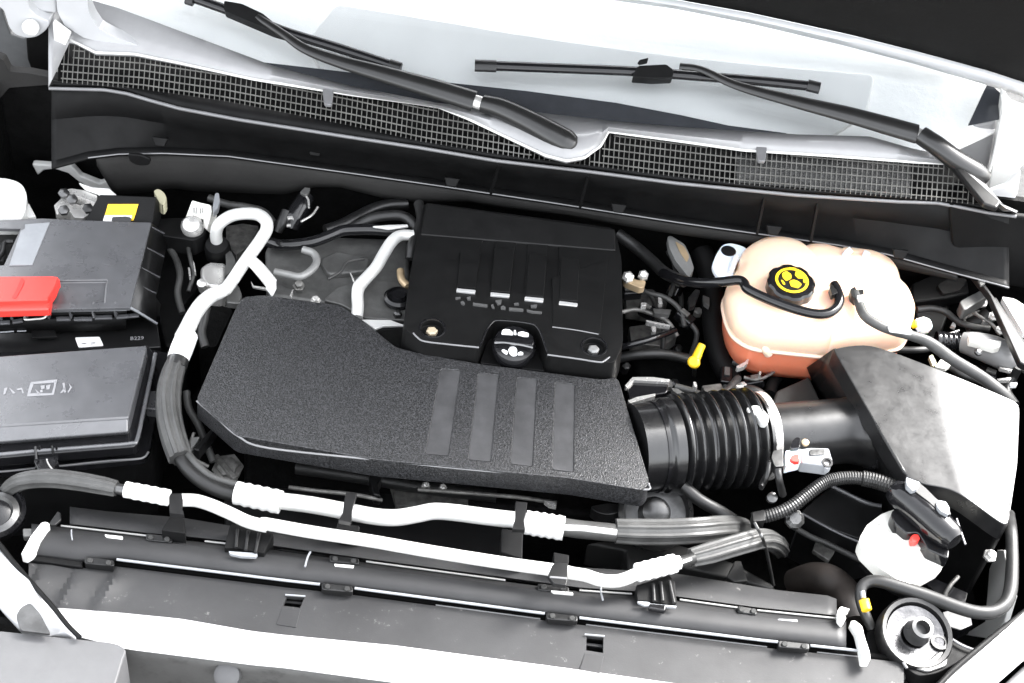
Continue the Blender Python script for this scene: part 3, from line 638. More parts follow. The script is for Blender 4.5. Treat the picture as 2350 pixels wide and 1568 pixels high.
# ------------------------------------------------------------------ intake resonator
rs = T('intake_resonator', 'large grained black intake resonator box in front of engine', 'air intake', P(950, 950, -.06))
ro = q('5', '640,1240 700,1145 870,1130 1500,1215 1690,1340 1960,1560') + [(960, 810)] + q('6', '740,1335 1640,1450') + [(1418, 866)] + q('9', '270,980 215,1045') + q('13', '2208,135 850,5') + q('11', '1960,985 1620,690')
body = slab('resonator_shell', rnd(ro, 12), 0, .032, GRAIN, rs, bev=0, taper=.008)
bands = [((1012, 846), (1057, 850), (1029, 1047), (976, 1042)), ((1098, 856), (1144, 861), (1126, 1060), (1075, 1055)), ((1187, 866), (1232, 870), (1222, 1071), (1172, 1065)), ((1274, 876), (1319, 882), (1316, 1084), (1268, 1078))]
cut(body, [cutter(rnd(list(b_), 5), 0, .0018) for b_ in bands]); bevel(body, .004, 4)
for b_ in bands: slab('stripe_floor', [tuple(Vector(p_)*.995+Vector((sum(k[0] for k in b_)/4, sum(k[1] for k in b_)/4))*.005) for p_ in rnd(list(b_), 5)], -.0012, .003, STRIPE, body, bev=0)
tube('front_bead', ro[-2:][::-1] and q('11', '1625,700 1800,850 1965,990') + q('13', '100,-75 850,8 1500,75 2208,138') + q('9', '215,1040 265,990'), -.003, 2.6, SEAL, rs, seg=8)
slab('resonator_lower', [(a, b_+6) for a, b_ in rnd(ro, 12)], -.034, .035, BLKM, rs, bev=.003, taper=-.05)
slab('mount_strut', q('11', '1740,930 1790,920 1640,1110 1590,1090'), -.07, .02, BLK, rs, bev=.002)
slab('mount_strut', q('13', '810,90 900,130 870,180 890,260 840,250 820,180'), -.09, .02, BLK, rs, bev=.002)
# bellows hose and air meter pipe
bh = T('intake_bellows', 'shiny black corrugated intake bellows hose right of resonator', 'intake hose', P(1620, 1030, -.12))
a0 = P(1452, 1030, -.045); a1 = P(1758, 1000, -.055)
N = 150; path = [a0.lerp(a1, i/(N-1)) for i in range(N)]; rad = []
for i in range(N):
    t = i/(N-1)
    if t < .18: r = .060
    elif t < .205: r = .060+.004*(t-.18)/.025
    elif t < .28: r = .064
    elif t < .90:
        k = (t-.28)/.62*8; r = .0625+.0055*math.cos(2*math.pi*k+math.pi)
    else: r = .0625-.006*(t-.9)/.1
    rad.append(r)
sweep('corrugated_hose', path, rad, BELL, bh, seg=48)
def band(name, t, r, wd, m, par):
    c = a0.lerp(a1, t); ax = (a1-a0).normalized()
    return lathe(name, c, ax, [(r-.002, -wd), (r, -wd), (r, wd), (r-.002, wd)], m, par, seg=48)
band('collar_band', .155, .0615, .002, BLKG, bh)
cl = T('hose_clamp', 'bright steel hose clamp at the right end of bellows', 'clamp', P(1750, 1010, -.1))
band('clamp_band', .955, .0605, .006, CHROME, cl)
slab('clamp_ear', rnd(q('9', '1070,360 1130,340 1190,345 1260,430 1250,490 1195,480 1150,420 1090,395'), 4), .012, .012, ALU, cl, bev=.003)
slab('clamp_screw_box', rnd(q('D', '370,440 540,400 560,720 410,730 340,560'), 4), .012, .014, STEEL, cl, bev=.002)
tube('clamp_tail', [P(*q('9', '1330,870')[0], .008), P(*q('9', '1340,960')[0], -.0), P(*q('9', '1370,1080')[0], -.03)], 0, 9, BLK, cl)
tube('clamp_tail', [P(*q('9', '1260,820')[0], .008), P(*q('9', '1240,930')[0], -.0), P(*q('9', '1190,1030')[0], -.02)], 0, 6, BLK, cl)
lathe('clamp_bolt', P(*q('9', '1275,1115')[0], -.04), (0, -.5, 1), [(.007, 0), (.007, .008), (.003, .01)], STEEL, cl, seg=10)
mp = T('air_meter_pipe', 'smooth black air meter pipe between bellows and filter box', 'air pipe', P(1860, 1000, -.1))
m0 = P(1750, 1003, -.052); m1 = P(1985, 985, -.05)
pp = [m0.lerp(m1, i/40) for i in range(41)]
sweep('pipe', pp, [.0445+(.0 if i < 30 else .010*((i-30)/10)**2) for i in range(41)], WETB, mp, seg=40)
sweep('pipe_flange', [m1.lerp(m0, .03), m1, m1+(m1-m0)*.05], [.05, .056, .058], BLKG, mp, seg=40)
sn = T('air_meter_sensor', 'grey air meter sensor plug with red clip on the pipe', 'sensor', P(1850, 1040, -.02))
ZS = .006
slab('sensor_body', rnd(q('D', '870,400 1050,370 1400,380 1450,560 1400,720 1140,680 880,650'), 6), ZS, .02, LIDL, sn, bev=.003, seg=3)
slab('sensor_neck', rnd(q('D', '600,430 900,400 880,650 700,690 600,720'), 4), ZS-.002, .015, MILK, sn, bev=.002)
slab('sensor_socket', rnd(q('D', '700,300 760,210 820,180 880,215 860,380 690,390'), 5), ZS+.004, .02, BLKG, sn, bev=.003)
slab('sensor_window', rnd(q('D', '1040,410 1320,400 1330,500 1040,520'), 5), ZS+.002, .003, STEEL, sn, bev=.0008)
lathe('sensor_screw', P(*q('D', '955,300')[0], ZS+.002), (0, -.2, 1), [(.005, 0), (.005, .003), (.0035, .004)], BRASS, sn, seg=14)
slab('red_clip', rnd(q('D', '700,530 760,500 850,500 840,560 870,630 760,640 690,600'), 4), ZS+.003, .006, RED, sn, bev=.001)
slab('sensor_foot', rnd(q('D', '1260,540 1420,520 1470,580 1430,740 1350,770 1290,700'), 5), ZS-.001, .012, LIDL, sn, bev=.003)
lathe('foot_hole', P(*q('D', '1360,665')[0], ZS-.001), (0, -.3, 1), [(.007, 0), (.007, .003), (.0045, .003), (.0045, .001)], BLK, sn, seg=12)
tube('plug_lead', q('D', '300,640 260,850 180,1000 150,1100'), -.01, 6, BLK, sn)

# ------------------------------------------------------------------ air filter box (right)
fx = T('air_filter_box', 'big shiny black air filter box on the right side', 'air filter box', P(2130, 1000, -.15))
fo = [(*p_, z_) for p_, z_ in zip(q('8', '350,1185 480,1160 650,1155 900,1230 1300,1385') + q('10', '1400,118 1900,330 1945,370 1955,430 1935,900 1862,1390 1800,1440 1390,1160 1080,1080 930,1012 640,520'),
                                  (.022, .022, .022, .02, .014, .012, .0, -.002, -.004, -.012, -.022, -.022, .0, .012, .018, .022))]
# crowned lid: grid between its rear and front edges, falling away to the right
te = crom([Vector((*p_, 0)) for p_ in q('8', '350,1185 480,1160 650,1155 900,1230 1300,1385') + q('10', '1400,118 1900,330 1950,375')], 3)
be = crom([Vector((*p_, 0)) for p_ in q('10', '930,1012 1080,1080 1390,1160 1800,1440 1862,1400')], 6)
def along(pl, s_):
    ls = [0]
    for i in range(1, len(pl)): ls.append(ls[-1]+(pl[i]-pl[i-1]).length)
    d_ = s_*ls[-1]
    for i in range(1, len(pl)):
        if ls[i] >= d_-1e-6: return pl[i-1].lerp(pl[i], (d_-ls[i-1])/max(1e-6, ls[i]-ls[i-1]))
    return pl[-1]
def zlid(s_):
    z_ = 0.0
    for i in range(40):
        x_ = s_*(i+.5)/40; k_ = max(0, min(1, (x_-.42)/.38)); z_ += (.035-.21*k_*k_*(3-2*k_))*.26*s_/40
    return z_
NS_, NT_ = 26, 14; V = []; f = []
for j in range(NT_+1):
    for i in range(NS_+1):
        s_, t_ = i/NS_, j/NT_
        a_ = along(te, s_).lerp(along(be, s_), t_)
        V.append(P(a_.x, a_.y, .022+zlid(s_)-.006*t_*t_))
n1 = NS_+1
for j in range(NT_):
    for i in range(NS_): f.append([j*n1+i, j*n1+i+1, (j+1)*n1+i+1, (j+1)*n1+i])
rim = [i for i in range(n1)]+[j*n1+NS_ for j in range(1, NT_+1)]+[NT_*n1+i for i in range(NS_-1, -1, -1)]+[j*n1 for j in range(NT_-1, 0, -1)]
base = len(V)
for i in rim: V.append(V[i]-Vector((0, 0, .03)))
for k in range(len(rim)):
    k2 = (k+1) % len(rim); f.append([rim[k], rim[k2], base+k2, base+k])
lid = mk('box_lid', V, f, WETB, fx, sharp=50); bevel(lid, .004, 3)
slab('box_rim', [(a, b_+1, z_-.029) for a, b_, z_ in rnd(fo, 10)], 0, .02, BLK, fx, dn=(0, 0, -1), bev=.003, taper=.02)
wl = [P(*q('8', '350,1185')[0], .018), P(*q('10', '640,520')[0], .018), P(*q('10', '925,1015')[0], .016)]
wb = [P(*q('8', '130,1340')[0], -.05), P(*q('10', '300,650')[0], -.12), P(*q('10', '700,1100')[0], -.12)]
loft('left_wall', [crom(wl, 6), crom(wb, 6)], BLK, fx, th=.004)
slab('box_case', [(a, b_+10) for a, b_, z_ in fo], -.065, .2, BLKM, fx, dn=(0, 0, -1), bev=.004, taper=-.04)
tube('lid_seam', q('10', '1490,480 1465,700 1440,800 1415,960 1392,1135'), .010, 1.1, STEEL, fx, seg=6)
slab('lower_shroud', rnd(q('14', '690,280 800,180 930,80 1290,230 1350,420 1130,480 960,420'), 8), -.13, .1, BLK, fx, bev=.004)
tube('shroud_bead', q('14', '920,85 1050,150 1180,210 1290,235'), -.128, 5, LIDP, fx, seg=8)
tube('shroud_bead', q('14', '700,290 860,380 1000,450 1120,500'), -.128, 3, LIDP, fx, seg=8)

# ------------------------------------------------------------------ coolant tank
ct = T('coolant_tank', 'pale orange coolant expansion tank on the right', 'coolant tank', P(1870, 680, -.08))
to = q('7', '985,560 1000,470 1060,392 1200,328 1330,332 1440,368 1500,412 1570,392 1690,395 1830,432') + q('8', '440,425 600,440 720,462 820,520 880,600 905,690 965,755 1005,830 1018,910 990,1010 930,1085 830,1108 600,1140 330,1172') + q('7', '1750,1160 1400,1122 1150,1088 1000,1005 935,905 905,800 900,690')
def tank_rings(outl, levels):
    n = len(outl); cu_ = sum(p_[0] for p_ in outl)/n; cv_ = sum(p_[1] for p_ in outl)/n
    base = crom([P(p_[0], p_[1], .0) for p_ in outl]+[P(*outl[0], 0)], 4)[:-1]
    c0 = sum(base, Vector())/len(base); rows = []
    for s, z_ in levels:
        rows.append([Vector((c0.x+(p_.x-c0.x)*s, c0.y+(p_.y-c0.y)*s, z_)) for p_ in base])
    return rows
def rings(name, rows, m, par, cap0=True, cap1=True):
    n = len(rows[0]); V = [p_ for r_ in rows for p_ in r_]; f = []
    for i in range(len(rows)-1):
        for j in range(n):
            k = (j+1) % n; f.append([i*n+j, i*n+k, (i+1)*n+k, (i+1)*n+j])
    if cap0: f.append(list(range(n))[::-1])
    if cap1: f.append([(len(rows)-1)*n+j for j in range(n)])
    return mk(name, V, f, m, par, sharp=75)
rings('upper_shell', tank_rings(to, [(.97, -.024), (1.0, -.018), (1.0, .0), (.985, .012), (.94, .022), (.85, .029), (.7, .033), (.45, .036), (.2, .037)]), TANKU, ct, True, True)
rings('seam_flange', tank_rings(to, [(.99, -.027), (1.012, -.026), (1.012, -.0225), (.99, -.0215)]), SEAMT, ct)
lo_t = tank_rings(to, [(.97, -.026), (.965, -.05), (.94, -.07), (.88, -.085), (.7, -.092)])
rings('lower_shell', lo_t, TANKL, ct)
ear_ = slab('mount_ear', rnd(q('7', '785,490 820,400 870,320 940,305 1040,330 1100,372 1010,440 990,480 960,580 835,582 800,540'), 8), .012, .008, MILK, ct, bev=.002)
lathe('ear_grommet', P(*q('7', '922,378')[0], .012), (0, 0, 1), [(.011, -.004), (.011, .001), (.0085, .0015), (.006, .0015)], BLK, ear_, seg=20)
tube('ear_web', q('7', '985,420 960,480 940,560'), .013, 6, MILK, ct, seg=8)
for a in ('430,440,.03 470,385,.04 500,362,.044', '605,440,.03 620,405,.036 632,385,.04'):
    tube('nozzle', q('8', a), .03, 8, MILK, ct, seg=12)
tube('drain_nub', q('7', '1215,1120,-.015 1225,1180,-.02 1255,1220,-.03'), -.04, [8, 10, 12], TANKU, ct, seg=12)
lathe('cap_neck', P(*q('7', '1430,680')[0], .032), (0, 0, 1), [(.03, 0), (.03, .006), (.027, .009)], TANKU, ct)
cp = ct
c = P(*q('7', '1445,625')[0], .052); cn = Vector((-.03, -.1, 1)).normalized()
prof = [(.030, -.024), (.034, -.020), (.034, -.003), (.031, .0), (.02, .001)]
V = []; f = []; a_ = Vector((1, 0, 0)); b2 = cn.cross(a_)
NS = 48
for r_, h_ in prof:
    for j in range(NS):
        t = 2*math.pi*j/NS; oct_ = 1-.055*(1 if abs(((t+.2) % (math.pi/4))-math.pi/8) > .26 else 0)
        V.append(c+cn*h_+a_*(math.cos(t)*r_*oct_)+b2*(math.sin(t)*r_*oct_))
for i in range(len(prof)-1):
    for j in range(NS):
        k = (j+1) % NS; f.append([i*NS+j, i*NS+k, (i+1)*NS+k, (i+1)*NS+j])
f.append(list(range(NS))[::-1]); f.append([(len(prof)-1)*NS+j for j in range(NS)])
cp = mk('filler_cap', V, f, BLKG, ct); cp['label'] = 'black octagonal cap with yellow warning symbol'
lathe('symbol_disc', c+cn*.0005, cn, [(.0225, 0), (.0225, .0012)], BLK, cp, seg=36)
lathe('symbol_ring', c+cn*.0014, cn, [(.0215, 0), (.0235, .0006), (.0195, .0008), (.0193, 0)], YELP, cp, seg=36, ring=True)
for s in ('1365,560 1400,540 1440,565 1445,600 1400,620 1370,590', '1480,540 1520,535 1555,570 1545,600 1500,600 1470,570', '1425,625 1460,610 1500,625 1530,650 1500,680 1440,665', '1420,510 1480,515 1475,530 1425,525', '1540,600 1565,605 1560,640 1540,630', '1355,610 1375,620 1395,650 1375,650'):
    slab3('symbol_shape', [PP(x_, y_, c+cn*.003, cn) for x_, y_ in rnd(q('7', s), 3)], .0015, YELP, cp, bev=0)
tag(tube('coolant_hose', q('7', '380,560,-.03 560,622,.0 720,640,.02 860,632,.035 1000,618,.042 1050,640,.043 1085,695,.043 1250,775,.043 1450,850,.043 1620,893,.043 1740,893,.043 1815,845,.044 1840,770,.046 1815,690,.046 1795,655,.044'), .04, 11.5, BLKG, n=6), 'thin black hose curling over the front of coolant tank', 'hose')
h2 = T('overflow_hose', 'grey black hose running from the tank down to the right', 'hose', P(2100, 800, 0))
tube('hose', q('8', '530,720,.045 560,800,.045 610,910,.043 720,985,.04 850,1035,.035 960,1065,.03 1100,1110,.025 1200,1170,.02 1350,1280,.015 1550,1400,.01 1700,1510,.005 1790,1600,-.01 1830,1700,-.04'), 0, [10, 11, 12, 12, 12, 12, 13, 14, 14, 14, 14, 14, 14], RUBG, h2, n=6)
for s in ('490,690 530,668 545,700 600,690 605,735 560,740 540,780 500,740',):
    slab('hose_clip', rnd(q('8', s), 3), .05, .012, BLK, h2, bev=.002)
slab('hose_clip', rnd(q('8', '545,745 600,735 605,775 565,790'), 3), .054, .006, ALU, h2, bev=.001)
slab('hose_clip', rnd(q('8', '320,670 345,650 365,690 410,685 415,710 370,725 340,740'), 3), .052, .01, BLK, ct, bev=.002)
slab('hose_sleeve', rnd(q('8', '800,985 1000,1025 1000,1055 820,1030'), 3), .046, .004, WHT, h2, bev=.001)
lathe('level_plug', P(*q('8', '1005,985')[0], .0), (.6, -.2, .6), [(.006, 0), (.006, .004), (.005, .007)], YELP, h2, seg=16)
lathe('level_socket', P(*q('8', '1060,1000')[0], -.005), (.6, -.2, .6), [(.012, 0), (.012, .01), (.008, .016)], MILK, h2, seg=16)
dp = T('dipstick_handle', 'yellow dipstick handle between engine cover and coolant tank', 'dipstick', P(1590, 830, -.08))
tube('handle', q('7', '705,1150,-.03 680,1200,-.035 650,1270,-.04'), 0, [9, 10, 11], YELP, dp)
lathe('handle_ring', P(*q('7', '640,1300')[0], -.045), (-.3, -.5, .8), [(.0085, 0), (.0085, .007), (.006, .009)], YELP, dp, seg=20)
tube('tube_stem', q('7', '640,1310,-.05 640,1400,-.12'), 0, 5, STEEL, dp)

# ------------------------------------------------------------------ refrigerant pipes and hoses
ac = T('refrigerant_pipe', 'looped white aluminium refrigerant pipe rising beside battery cover', 'pipe', P(520, 700, -.1))
tube('pipe', q('5', '492,720,-.05 478,640,-.03 495,560,-.01 560,500,.0 640,468,.005 740,458,.008 830,470,.008 890,520,.008 895,590,.006 850,670,.004 780,770,.002 700,880,.0 620,1000,-.004 555,1090,-.006'), 0, [14]*6+[14.5]*8, ALU, ac, n=6, seg=20)
tube('lower_pipe', q('5', '560,1080,-.006 500,1110,-.006 440,1135,-.008 365,1200,-.01 300,1290,-.01 240,1410,-.01 205,1480,-.01'), 0, [15, 16, 17, 18, 18, 19, 20], ALU, ac, n=6, seg=20)
tube('crimp_sleeve', q('11', '1545,160,-.01 1500,270,-.01 1468,360,-.012'), 0, [25, 26, 25], ALUW, ac, seg=20, n=4)
tube('branch_pipe', q('5', '715,835,.008 780,860,.006 850,930,.004 935,1035,-.002'), 0, [13, 14, 15, 15], ALU, ac, seg=16)
slab('branch_tip', q('5', '885,1000 905,960 980,995 940,1075'), .012, .02, ALUW, ac, bev=.003)
lathe('pipe_nut', P(*q('5', '495,770')[0], -.06), (0, -.3, 1), [(.019, -.01), (.019, .012), (.016, .02)], BLKM, ac, seg=16)
slab('pipe_lug', rnd(q('5', '570,1060 660,1040 695,1130 670,1200 560,1190'), 5), -.02, .012, CAST, ac, bev=.002)
vs_ = T('expansion_valve', 'rough cast metal valve block under the looped pipe', 'valve', P(490, 630, -.12))
slab('valve_body', rnd(q('5', '345,900 420,850 560,860 560,1000 520,1060 400,1050 350,980'), 8), -.06, .06, CHROME, vs_, bev=.008, seg=3)
slab('valve_side', rnd(q('5', '555,760 605,770 640,850 600,930 545,980 560,860'), 5), -.05, .02, CAST, vs_, bev=.003)
lathe('valve_bolt', P(*q('5', '362,1040')[0], -.05), (0, -.4, 1), [(.007, -.02), (.007, .004), (.003, .006)], CHROME, vs_, seg=8)
lh = T('ribbed_hose', 'ribbed black hose bending round the left end of resonator', 'hose', P(400, 980, -.1))
tube('ribbed_cover', q('11', '1462,380,-.012 1425,480,-.014 1398,600,-.018 1390,740,-.022 1405,880,-.026 1440,1020,-.03 1490,1170,-.034'), 0, [22, 25, 27, 28, 28, 28, 27], RUBG, lh, seg=48, ribs=(8, .07), sharp=25)
tube('hose_cuff', q('11', '1472,350,-.012 1452,430,-.013'), 0, [25, 24], STEEL, lh, seg=20, n=3)
tube('smooth_hose', q('11', '1480,1150,-.036 1560,1270,-.038 1680,1370,-.04 1820,1440,-.04 1975,1485,-.04'), 0, 17, RUB, lh, seg=18)
tube('second_hose', q('11', '1550,1140,-.03 1640,1240,-.032 1760,1330,-.035 1980,1400,-.037'), 0, 9, RUBG, lh, seg=14)
pa = T('upper_front_pipe', 'thick white upper pipe across the front of the engine', 'pipe', P(900, 1180, -.06))
ZP = -.028
tube('pipe', q('13', '80,265 170,292 400,322 640,366 850,404 1000,412 1150,388 1260,368 1400,376 1600,402 1850,432 2000,448'), ZP, 19.5, ALU, pa, n=6, seg=20)
def sleeve(name, p0, p1, z_, r_, m, par, n_=26):
    a, b_ = P(*p0, z_), P(*p1, z_); path = [a.lerp(b_, i/(n_-1)) for i in range(n_)]
    rr = [r_*px(a)*(1+.05*math.sin(i*1.25)*(1 if 2 < i < n_-3 else 0)) for i in range(n_)]
    return sweep(name, path, rr, m, par, seg=22)
sleeve('crimp_sleeve', (541, 1131), (644, 1153), ZP, 27, ALUW, pa)
sleeve('crimp_sleeve', (1206, 1199), (1294, 1213), ZP, 28, ALUW, pa)
ha = T('upper_front_hose', 'ribbed grey hose end right of the upper white pipe', 'hose', P(1500, 1220, -.08))
tube('bare_hose', q('E', '60,380 250,410 450,430 660,450'), ZP, 21, RUBG, ha, seg=18)
tube('ribbed_cover', q('E', '655,430 900,440 1200,440 1500,425 1700,405,-.045 1860,400,-.075 1980,420,-.12 2050,470,-.18'), ZP-.002, [28, 30, 30, 30, 29, 28, 27, 26], RUBG, ha, seg=40, ribs=(8, .06), sharp=25)
tube('wire_lead', q('E', '105,395,.0 300,402,.0 500,425,.0 665,445,.0'), -.006, 7, ALU, ha, seg=10)
pb = T('lower_front_pipe', 'thin white lower pipe sagging across the radiator shield', 'pipe', P(900, 1250, -.06))
ZQ = -.012
tube('pipe', q('12', '1500,55 1620,60 1750,100 1900,165 2050,235 2200,270') + q('13', '80,455 400,512 800,572 1200,642 1700,722 2150,785') + q('E', '180,872 340,900 480,945 620,960 740,940 860,890 960,850'), ZQ, 15, ALU, pb, n=5, seg=18)
sleeve('crimp_sleeve', q('11', '1035,1430')[0], q('11', '1395,1500')[0], ZQ, 19, ALUW, pb)
sleeve('crimp_sleeve', q('E', '880,870')[0], q('E', '1280,770')[0], ZQ, 22, ALUW, pb)
tube('tip', q('E', '1270,770 1330,760'), ZQ, 16, ALUW, pb, seg=14, n=2)
hb = T('lower_left_hose', 'ribbed hose arching into the lower pipe below the fuse box', 'hose', P(150, 1110, -.08))
tube('ribbed_cover', q('11', '20,1500,-.06 90,1415,-.04 200,1360,-.025 400,1340,-.014 620,1360,-.012 850,1400,-.012 960,1425,-.012'), 0, [17, 19, 20, 21, 21, 20, 18], RUBG, hb, seg=36, ribs=(7, .06), sharp=25)
tube('hose_neck', q('11', '950,1420 1045,1440'), ZQ, 13, STEEL, hb, seg=14, n=2)
hc = T('lower_right_hose', 'ribbed hose leaving the lower pipe at its right end', 'hose', P(1660, 1270, -.08))
tube('hose_neck', q('E', '1300,765 1400,740 1480,712'), ZQ, 13, RUB, hc, seg=14)
tube('neck_wire', q('E', '1290,785,.004 1370,755,.004 1450,725,.004'), 0, 4, ALU, hc, seg=8)
tube('ribbed_cover', q('E', '1450,712 1650,660 1850,600 2040,545,-.02 2160,515,-.035 2260,520,-.06 2340,560,-.1 2390,620,-.16'), ZQ-.006, [21, 24, 24, 24, 23, 22, 22, 21], RUBG, hc, seg=40, ribs=(8, .07), sharp=25)
tube('strap', q('E', '2120,345,.0 2160,420,.0 2200,500,.0 2240,620,-.05 2290,860,-.1 2320,1000,-.12'), 0, 4, STEEL, hc, seg=8)
# pipe clips standing on the radiator shield
def pclip(label, s, k, z_, foot=None, deep=.03):
    r = T('pipe_clip', label, 'clip', P(*q(k, s)[0], z_-.05), 'clips holding the front pipes')
    slab('clip_strap', rnd(q(k, s), 2), z_, .007, BLK, r, bev=.0015)
    if foot: slab('clip_foot', q(k, foot), z_-.03, deep, BLKM, r, bev=.0015)
    return r
pclip('black clip left end of lower pipe, beside its sleeve', '1395,30 1410,0 1500,0 1510,60 1500,110 1520,175 1400,160', '12', .004, '1420,160 1520,175 1530,330 1330,300')
pclip('black clip on the upper pipe left of the middle', '650,232 728,240 700,320 690,370 690,430 680,445 595,430 625,380 635,300', '13', .006, '590,440 745,470 740,510 580,490')
pclip('black clip on the upper pipe beside its right sleeve', '1832,298 1912,305 1905,380 1890,430 1900,495 1808,490 1830,420', '13', .006, '1735,490 1885,500 1880,700 1730,650')
cg = pclip('grey clip on the lower pipe right of the middle', '10,760 150,770 150,920 130,1000 0,980 -60,900 -20,800', 'E', .007, '0,650 165,680 160,780 0,760')
slab('clip_lip', q('E', '-40,900 140,915 140,935 -40,920'), .0085, .003, SEAL, cg, bev=.0006)
for nm, s, k in (('ribbed black foot under the lower pipe, left', '1900,250 2090,280 2260,330 2180,490 2090,480 1960,450 1850,450', '12'), ('ribbed black foot under the lower pipe, right', '870,1000 1000,960 1220,890 1280,960 1300,1180 1200,1200 1020,1170 880,1160', 'E')):
    r = T('pipe_support', nm, 'bracket', P(*q(k, s)[0], -.06), 'feet under the lower pipe')
    fbk_ = slab('foot_block', rnd(q(k, s), 3), -.032, .03, BLKM, r, bev=.003)
    p_ = q(k, s); n_ = len(p_)
    if k == 'E':
        for d_ in ('1050,990 1060,1170', '1130,970 1150,1170', '1220,960 1270,1190'):
            tube('foot_rib', [P(*x_, -.028) for x_ in q('E', d_)], 0, 4.5, BLK, fbk_, seg=8, n=3)
        slab('foot_tab', q('E', '880,1165 1010,1175 1020,1190 1180,1205 1300,1215 1290,1235 960,1215 890,1185'), -.03, .004, LIDL, r, bev=.001)
        slab('foot_pad', q('E', '1010,1190 1190,1205 1180,1270 1000,1240'), -.027, .008, BLKG, r, bev=.002)
    else:
        for d_ in ('1960,300 1950,450', '2050,310 2030,470', '2140,330 2110,490'):
            tube('foot_rib', [P(*x_, -.028) for x_ in q('12', d_)], 0, 4.5, BLK, fbk_, seg=8, n=3)
        slab('foot_tab', rnd(q('12', '1885,475 1945,480 2085,490 2130,500 2110,525 1990,520 1900,500'), 3), -.03, .004, LIDL, r, bev=.001)

# ------------------------------------------------------------------ radiator shield
rd = T('radiator_shield', 'long dusty grey plastic radiator shield across the front', 'radiator shield', P(1000, 1380, -.08))
ZR = -.045
fr_ = cfun(q('12', '240,505 680,560 960,545 2350,718') + q('13', '710,905 2040,1082') + q('E', '270,1345 2335,1600') + q('14', '520,1245 1140,1312'))      # front rail
fk = cfun(q('12', '400,255 1210,350 1600,385 2100,440') + q('13', '120,625 800,720 1690,840') + q('E', '300,1060 860,1095 1300,1150 1950,1240') + q('14', '370,1010 960,1070 1070,1085'))  # rear rail
fbk = cfun(q('12', '500,100 900,150 1500,200') + [(700, 1235), (1000, 1265), (1300, 1300)] + q('E', '1310,880 2335,1050') + q('14', '940,905 990,960'))  # back edge of the rear plate
ru = [72+i*22 for i in range(86)]
ru = [u_ for u_ in ru if u_ < 1990]
loft('centre_deck', [[P(u_, fk(u_)+3, ZR-.004) for u_ in ru], [P(u_, fk(u_)*.75+fr_(u_)*.25, ZR+.004) for u_ in ru], [P(u_, fk(u_)*.4+fr_(u_)*.6, ZR+.006) for u_ in ru], [P(u_, fr_(u_)-5, ZR) for u_ in ru], [P(u_, fr_(u_)+3, ZR-.006) for u_ in ru]], DECK, rd, th=.004, sharp=60)
rb_ = [u_ for u_ in ru if 140 < u_ < 1930]
loft('rear_deck', [[P(u_, fbk(u_), ZR-.012) for u_ in rb_], [P(u_, fbk(u_)*.3+fk(u_)*.7, ZR-.006) for u_ in rb_], [P(u_, fk(u_)-7, ZR-.006) for u_ in rb_], [P(u_, fk(u_)-1, ZR-.015) for u_ in rb_]], SHLD, rd, th=.004)
def rail(name, fc, segs, z_, r_, m, dv=0):
    for a, b_ in segs:
        us_ = [a+(b_-a)*i/12 for i in range(13)]
        sweep(name, [P(u_, fc(u_)+dv, z_) for u_ in us_], [r_*px(P(1200, 1350, 0))]*13, m, rd, seg=8)
rail('front_rail', fr_, [(268, 734), (814, 1250), (1330, 1785), (1860, 1976)], ZR+.001, 3.4, LIDL)
rail('front_rail_lower', fr_, [(1000, 1240), (1345, 1760), (1875, 1976)], ZR-.012, 2.2, SEAL, 14)
rail('rear_rail', fk, [(140, 360), (470, 545), (840, 1160), (1330, 1450), (1560, 1695), (1738, 1925)], ZR-.002, 2.6, GREYM)
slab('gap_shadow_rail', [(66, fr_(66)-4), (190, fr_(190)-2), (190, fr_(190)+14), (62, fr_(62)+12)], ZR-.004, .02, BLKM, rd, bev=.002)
# clips on the rails
for uu_, fc, wd, z_ in ((228, fr_, 34, ZR), (774, fr_, 36, ZR), (1290, fr_, 36, ZR), (1822, fr_, 36, ZR), (365, fk, 30, ZR), (790, fk, 34, ZR), (1715, fk, 22, ZR), (1270, fk, 36, ZR)):
    v_ = fc(uu_)
    sc_ = slab('shield_clip', rnd([(uu_-wd, v_-9), (uu_+wd, v_-1), (uu_+wd, v_+13), (uu_-wd, v_+7)], 5), z_+.004, .01, BLK, rd, bev=.0015)
    for s_ in (-.62, .62):
        c = P(uu_+wd*s_, v_+4+wd*s_*.12, z_+.004)
        lathe('clip_stud', c, (0, -.3, 1), [(.0036, 0), (.0036, .002), (.0028, .003)], FENDG, sc_, seg=10)
for a in ('520,1075 530,1072 670,1078 665,1098 530,1088',):
    slab('slot_lip', rnd(q('14', a), 2), ZR+.004, .003, LIDL, rd, bev=.0008)
slab('slot_lip', rnd(q('12', '860,338 1015,355 1015,380 880,362'), 3), ZR+.005, .003, ALU, rd, bev=.0008)
slab('slot_lip', rnd(q('13', '565,735 705,745 700,762 572,750'), 2), ZR+.006, .004, ALU, rd, bev=.0008)
slab('slot_lip', rnd(q('E', '-30,1055 200,1075 210,1100 0,1085'), 2), ZR+.006, .004, ALU, rd, bev=.0008)
tube('wire_stub', q('13', '400,650 380,690 362,755'), ZR+.012, 2.4, LIDL, rd, seg=6)
tube('wire_stub', q('E', '500,1020 500,1080 520,1160'), ZR+.012, 2.4, LIDL, rd, seg=6)
tube('wire_stub', q('12', '590,300 590,340 598,385'), ZR+.012, 1.6, LIDL, rd, seg=6)
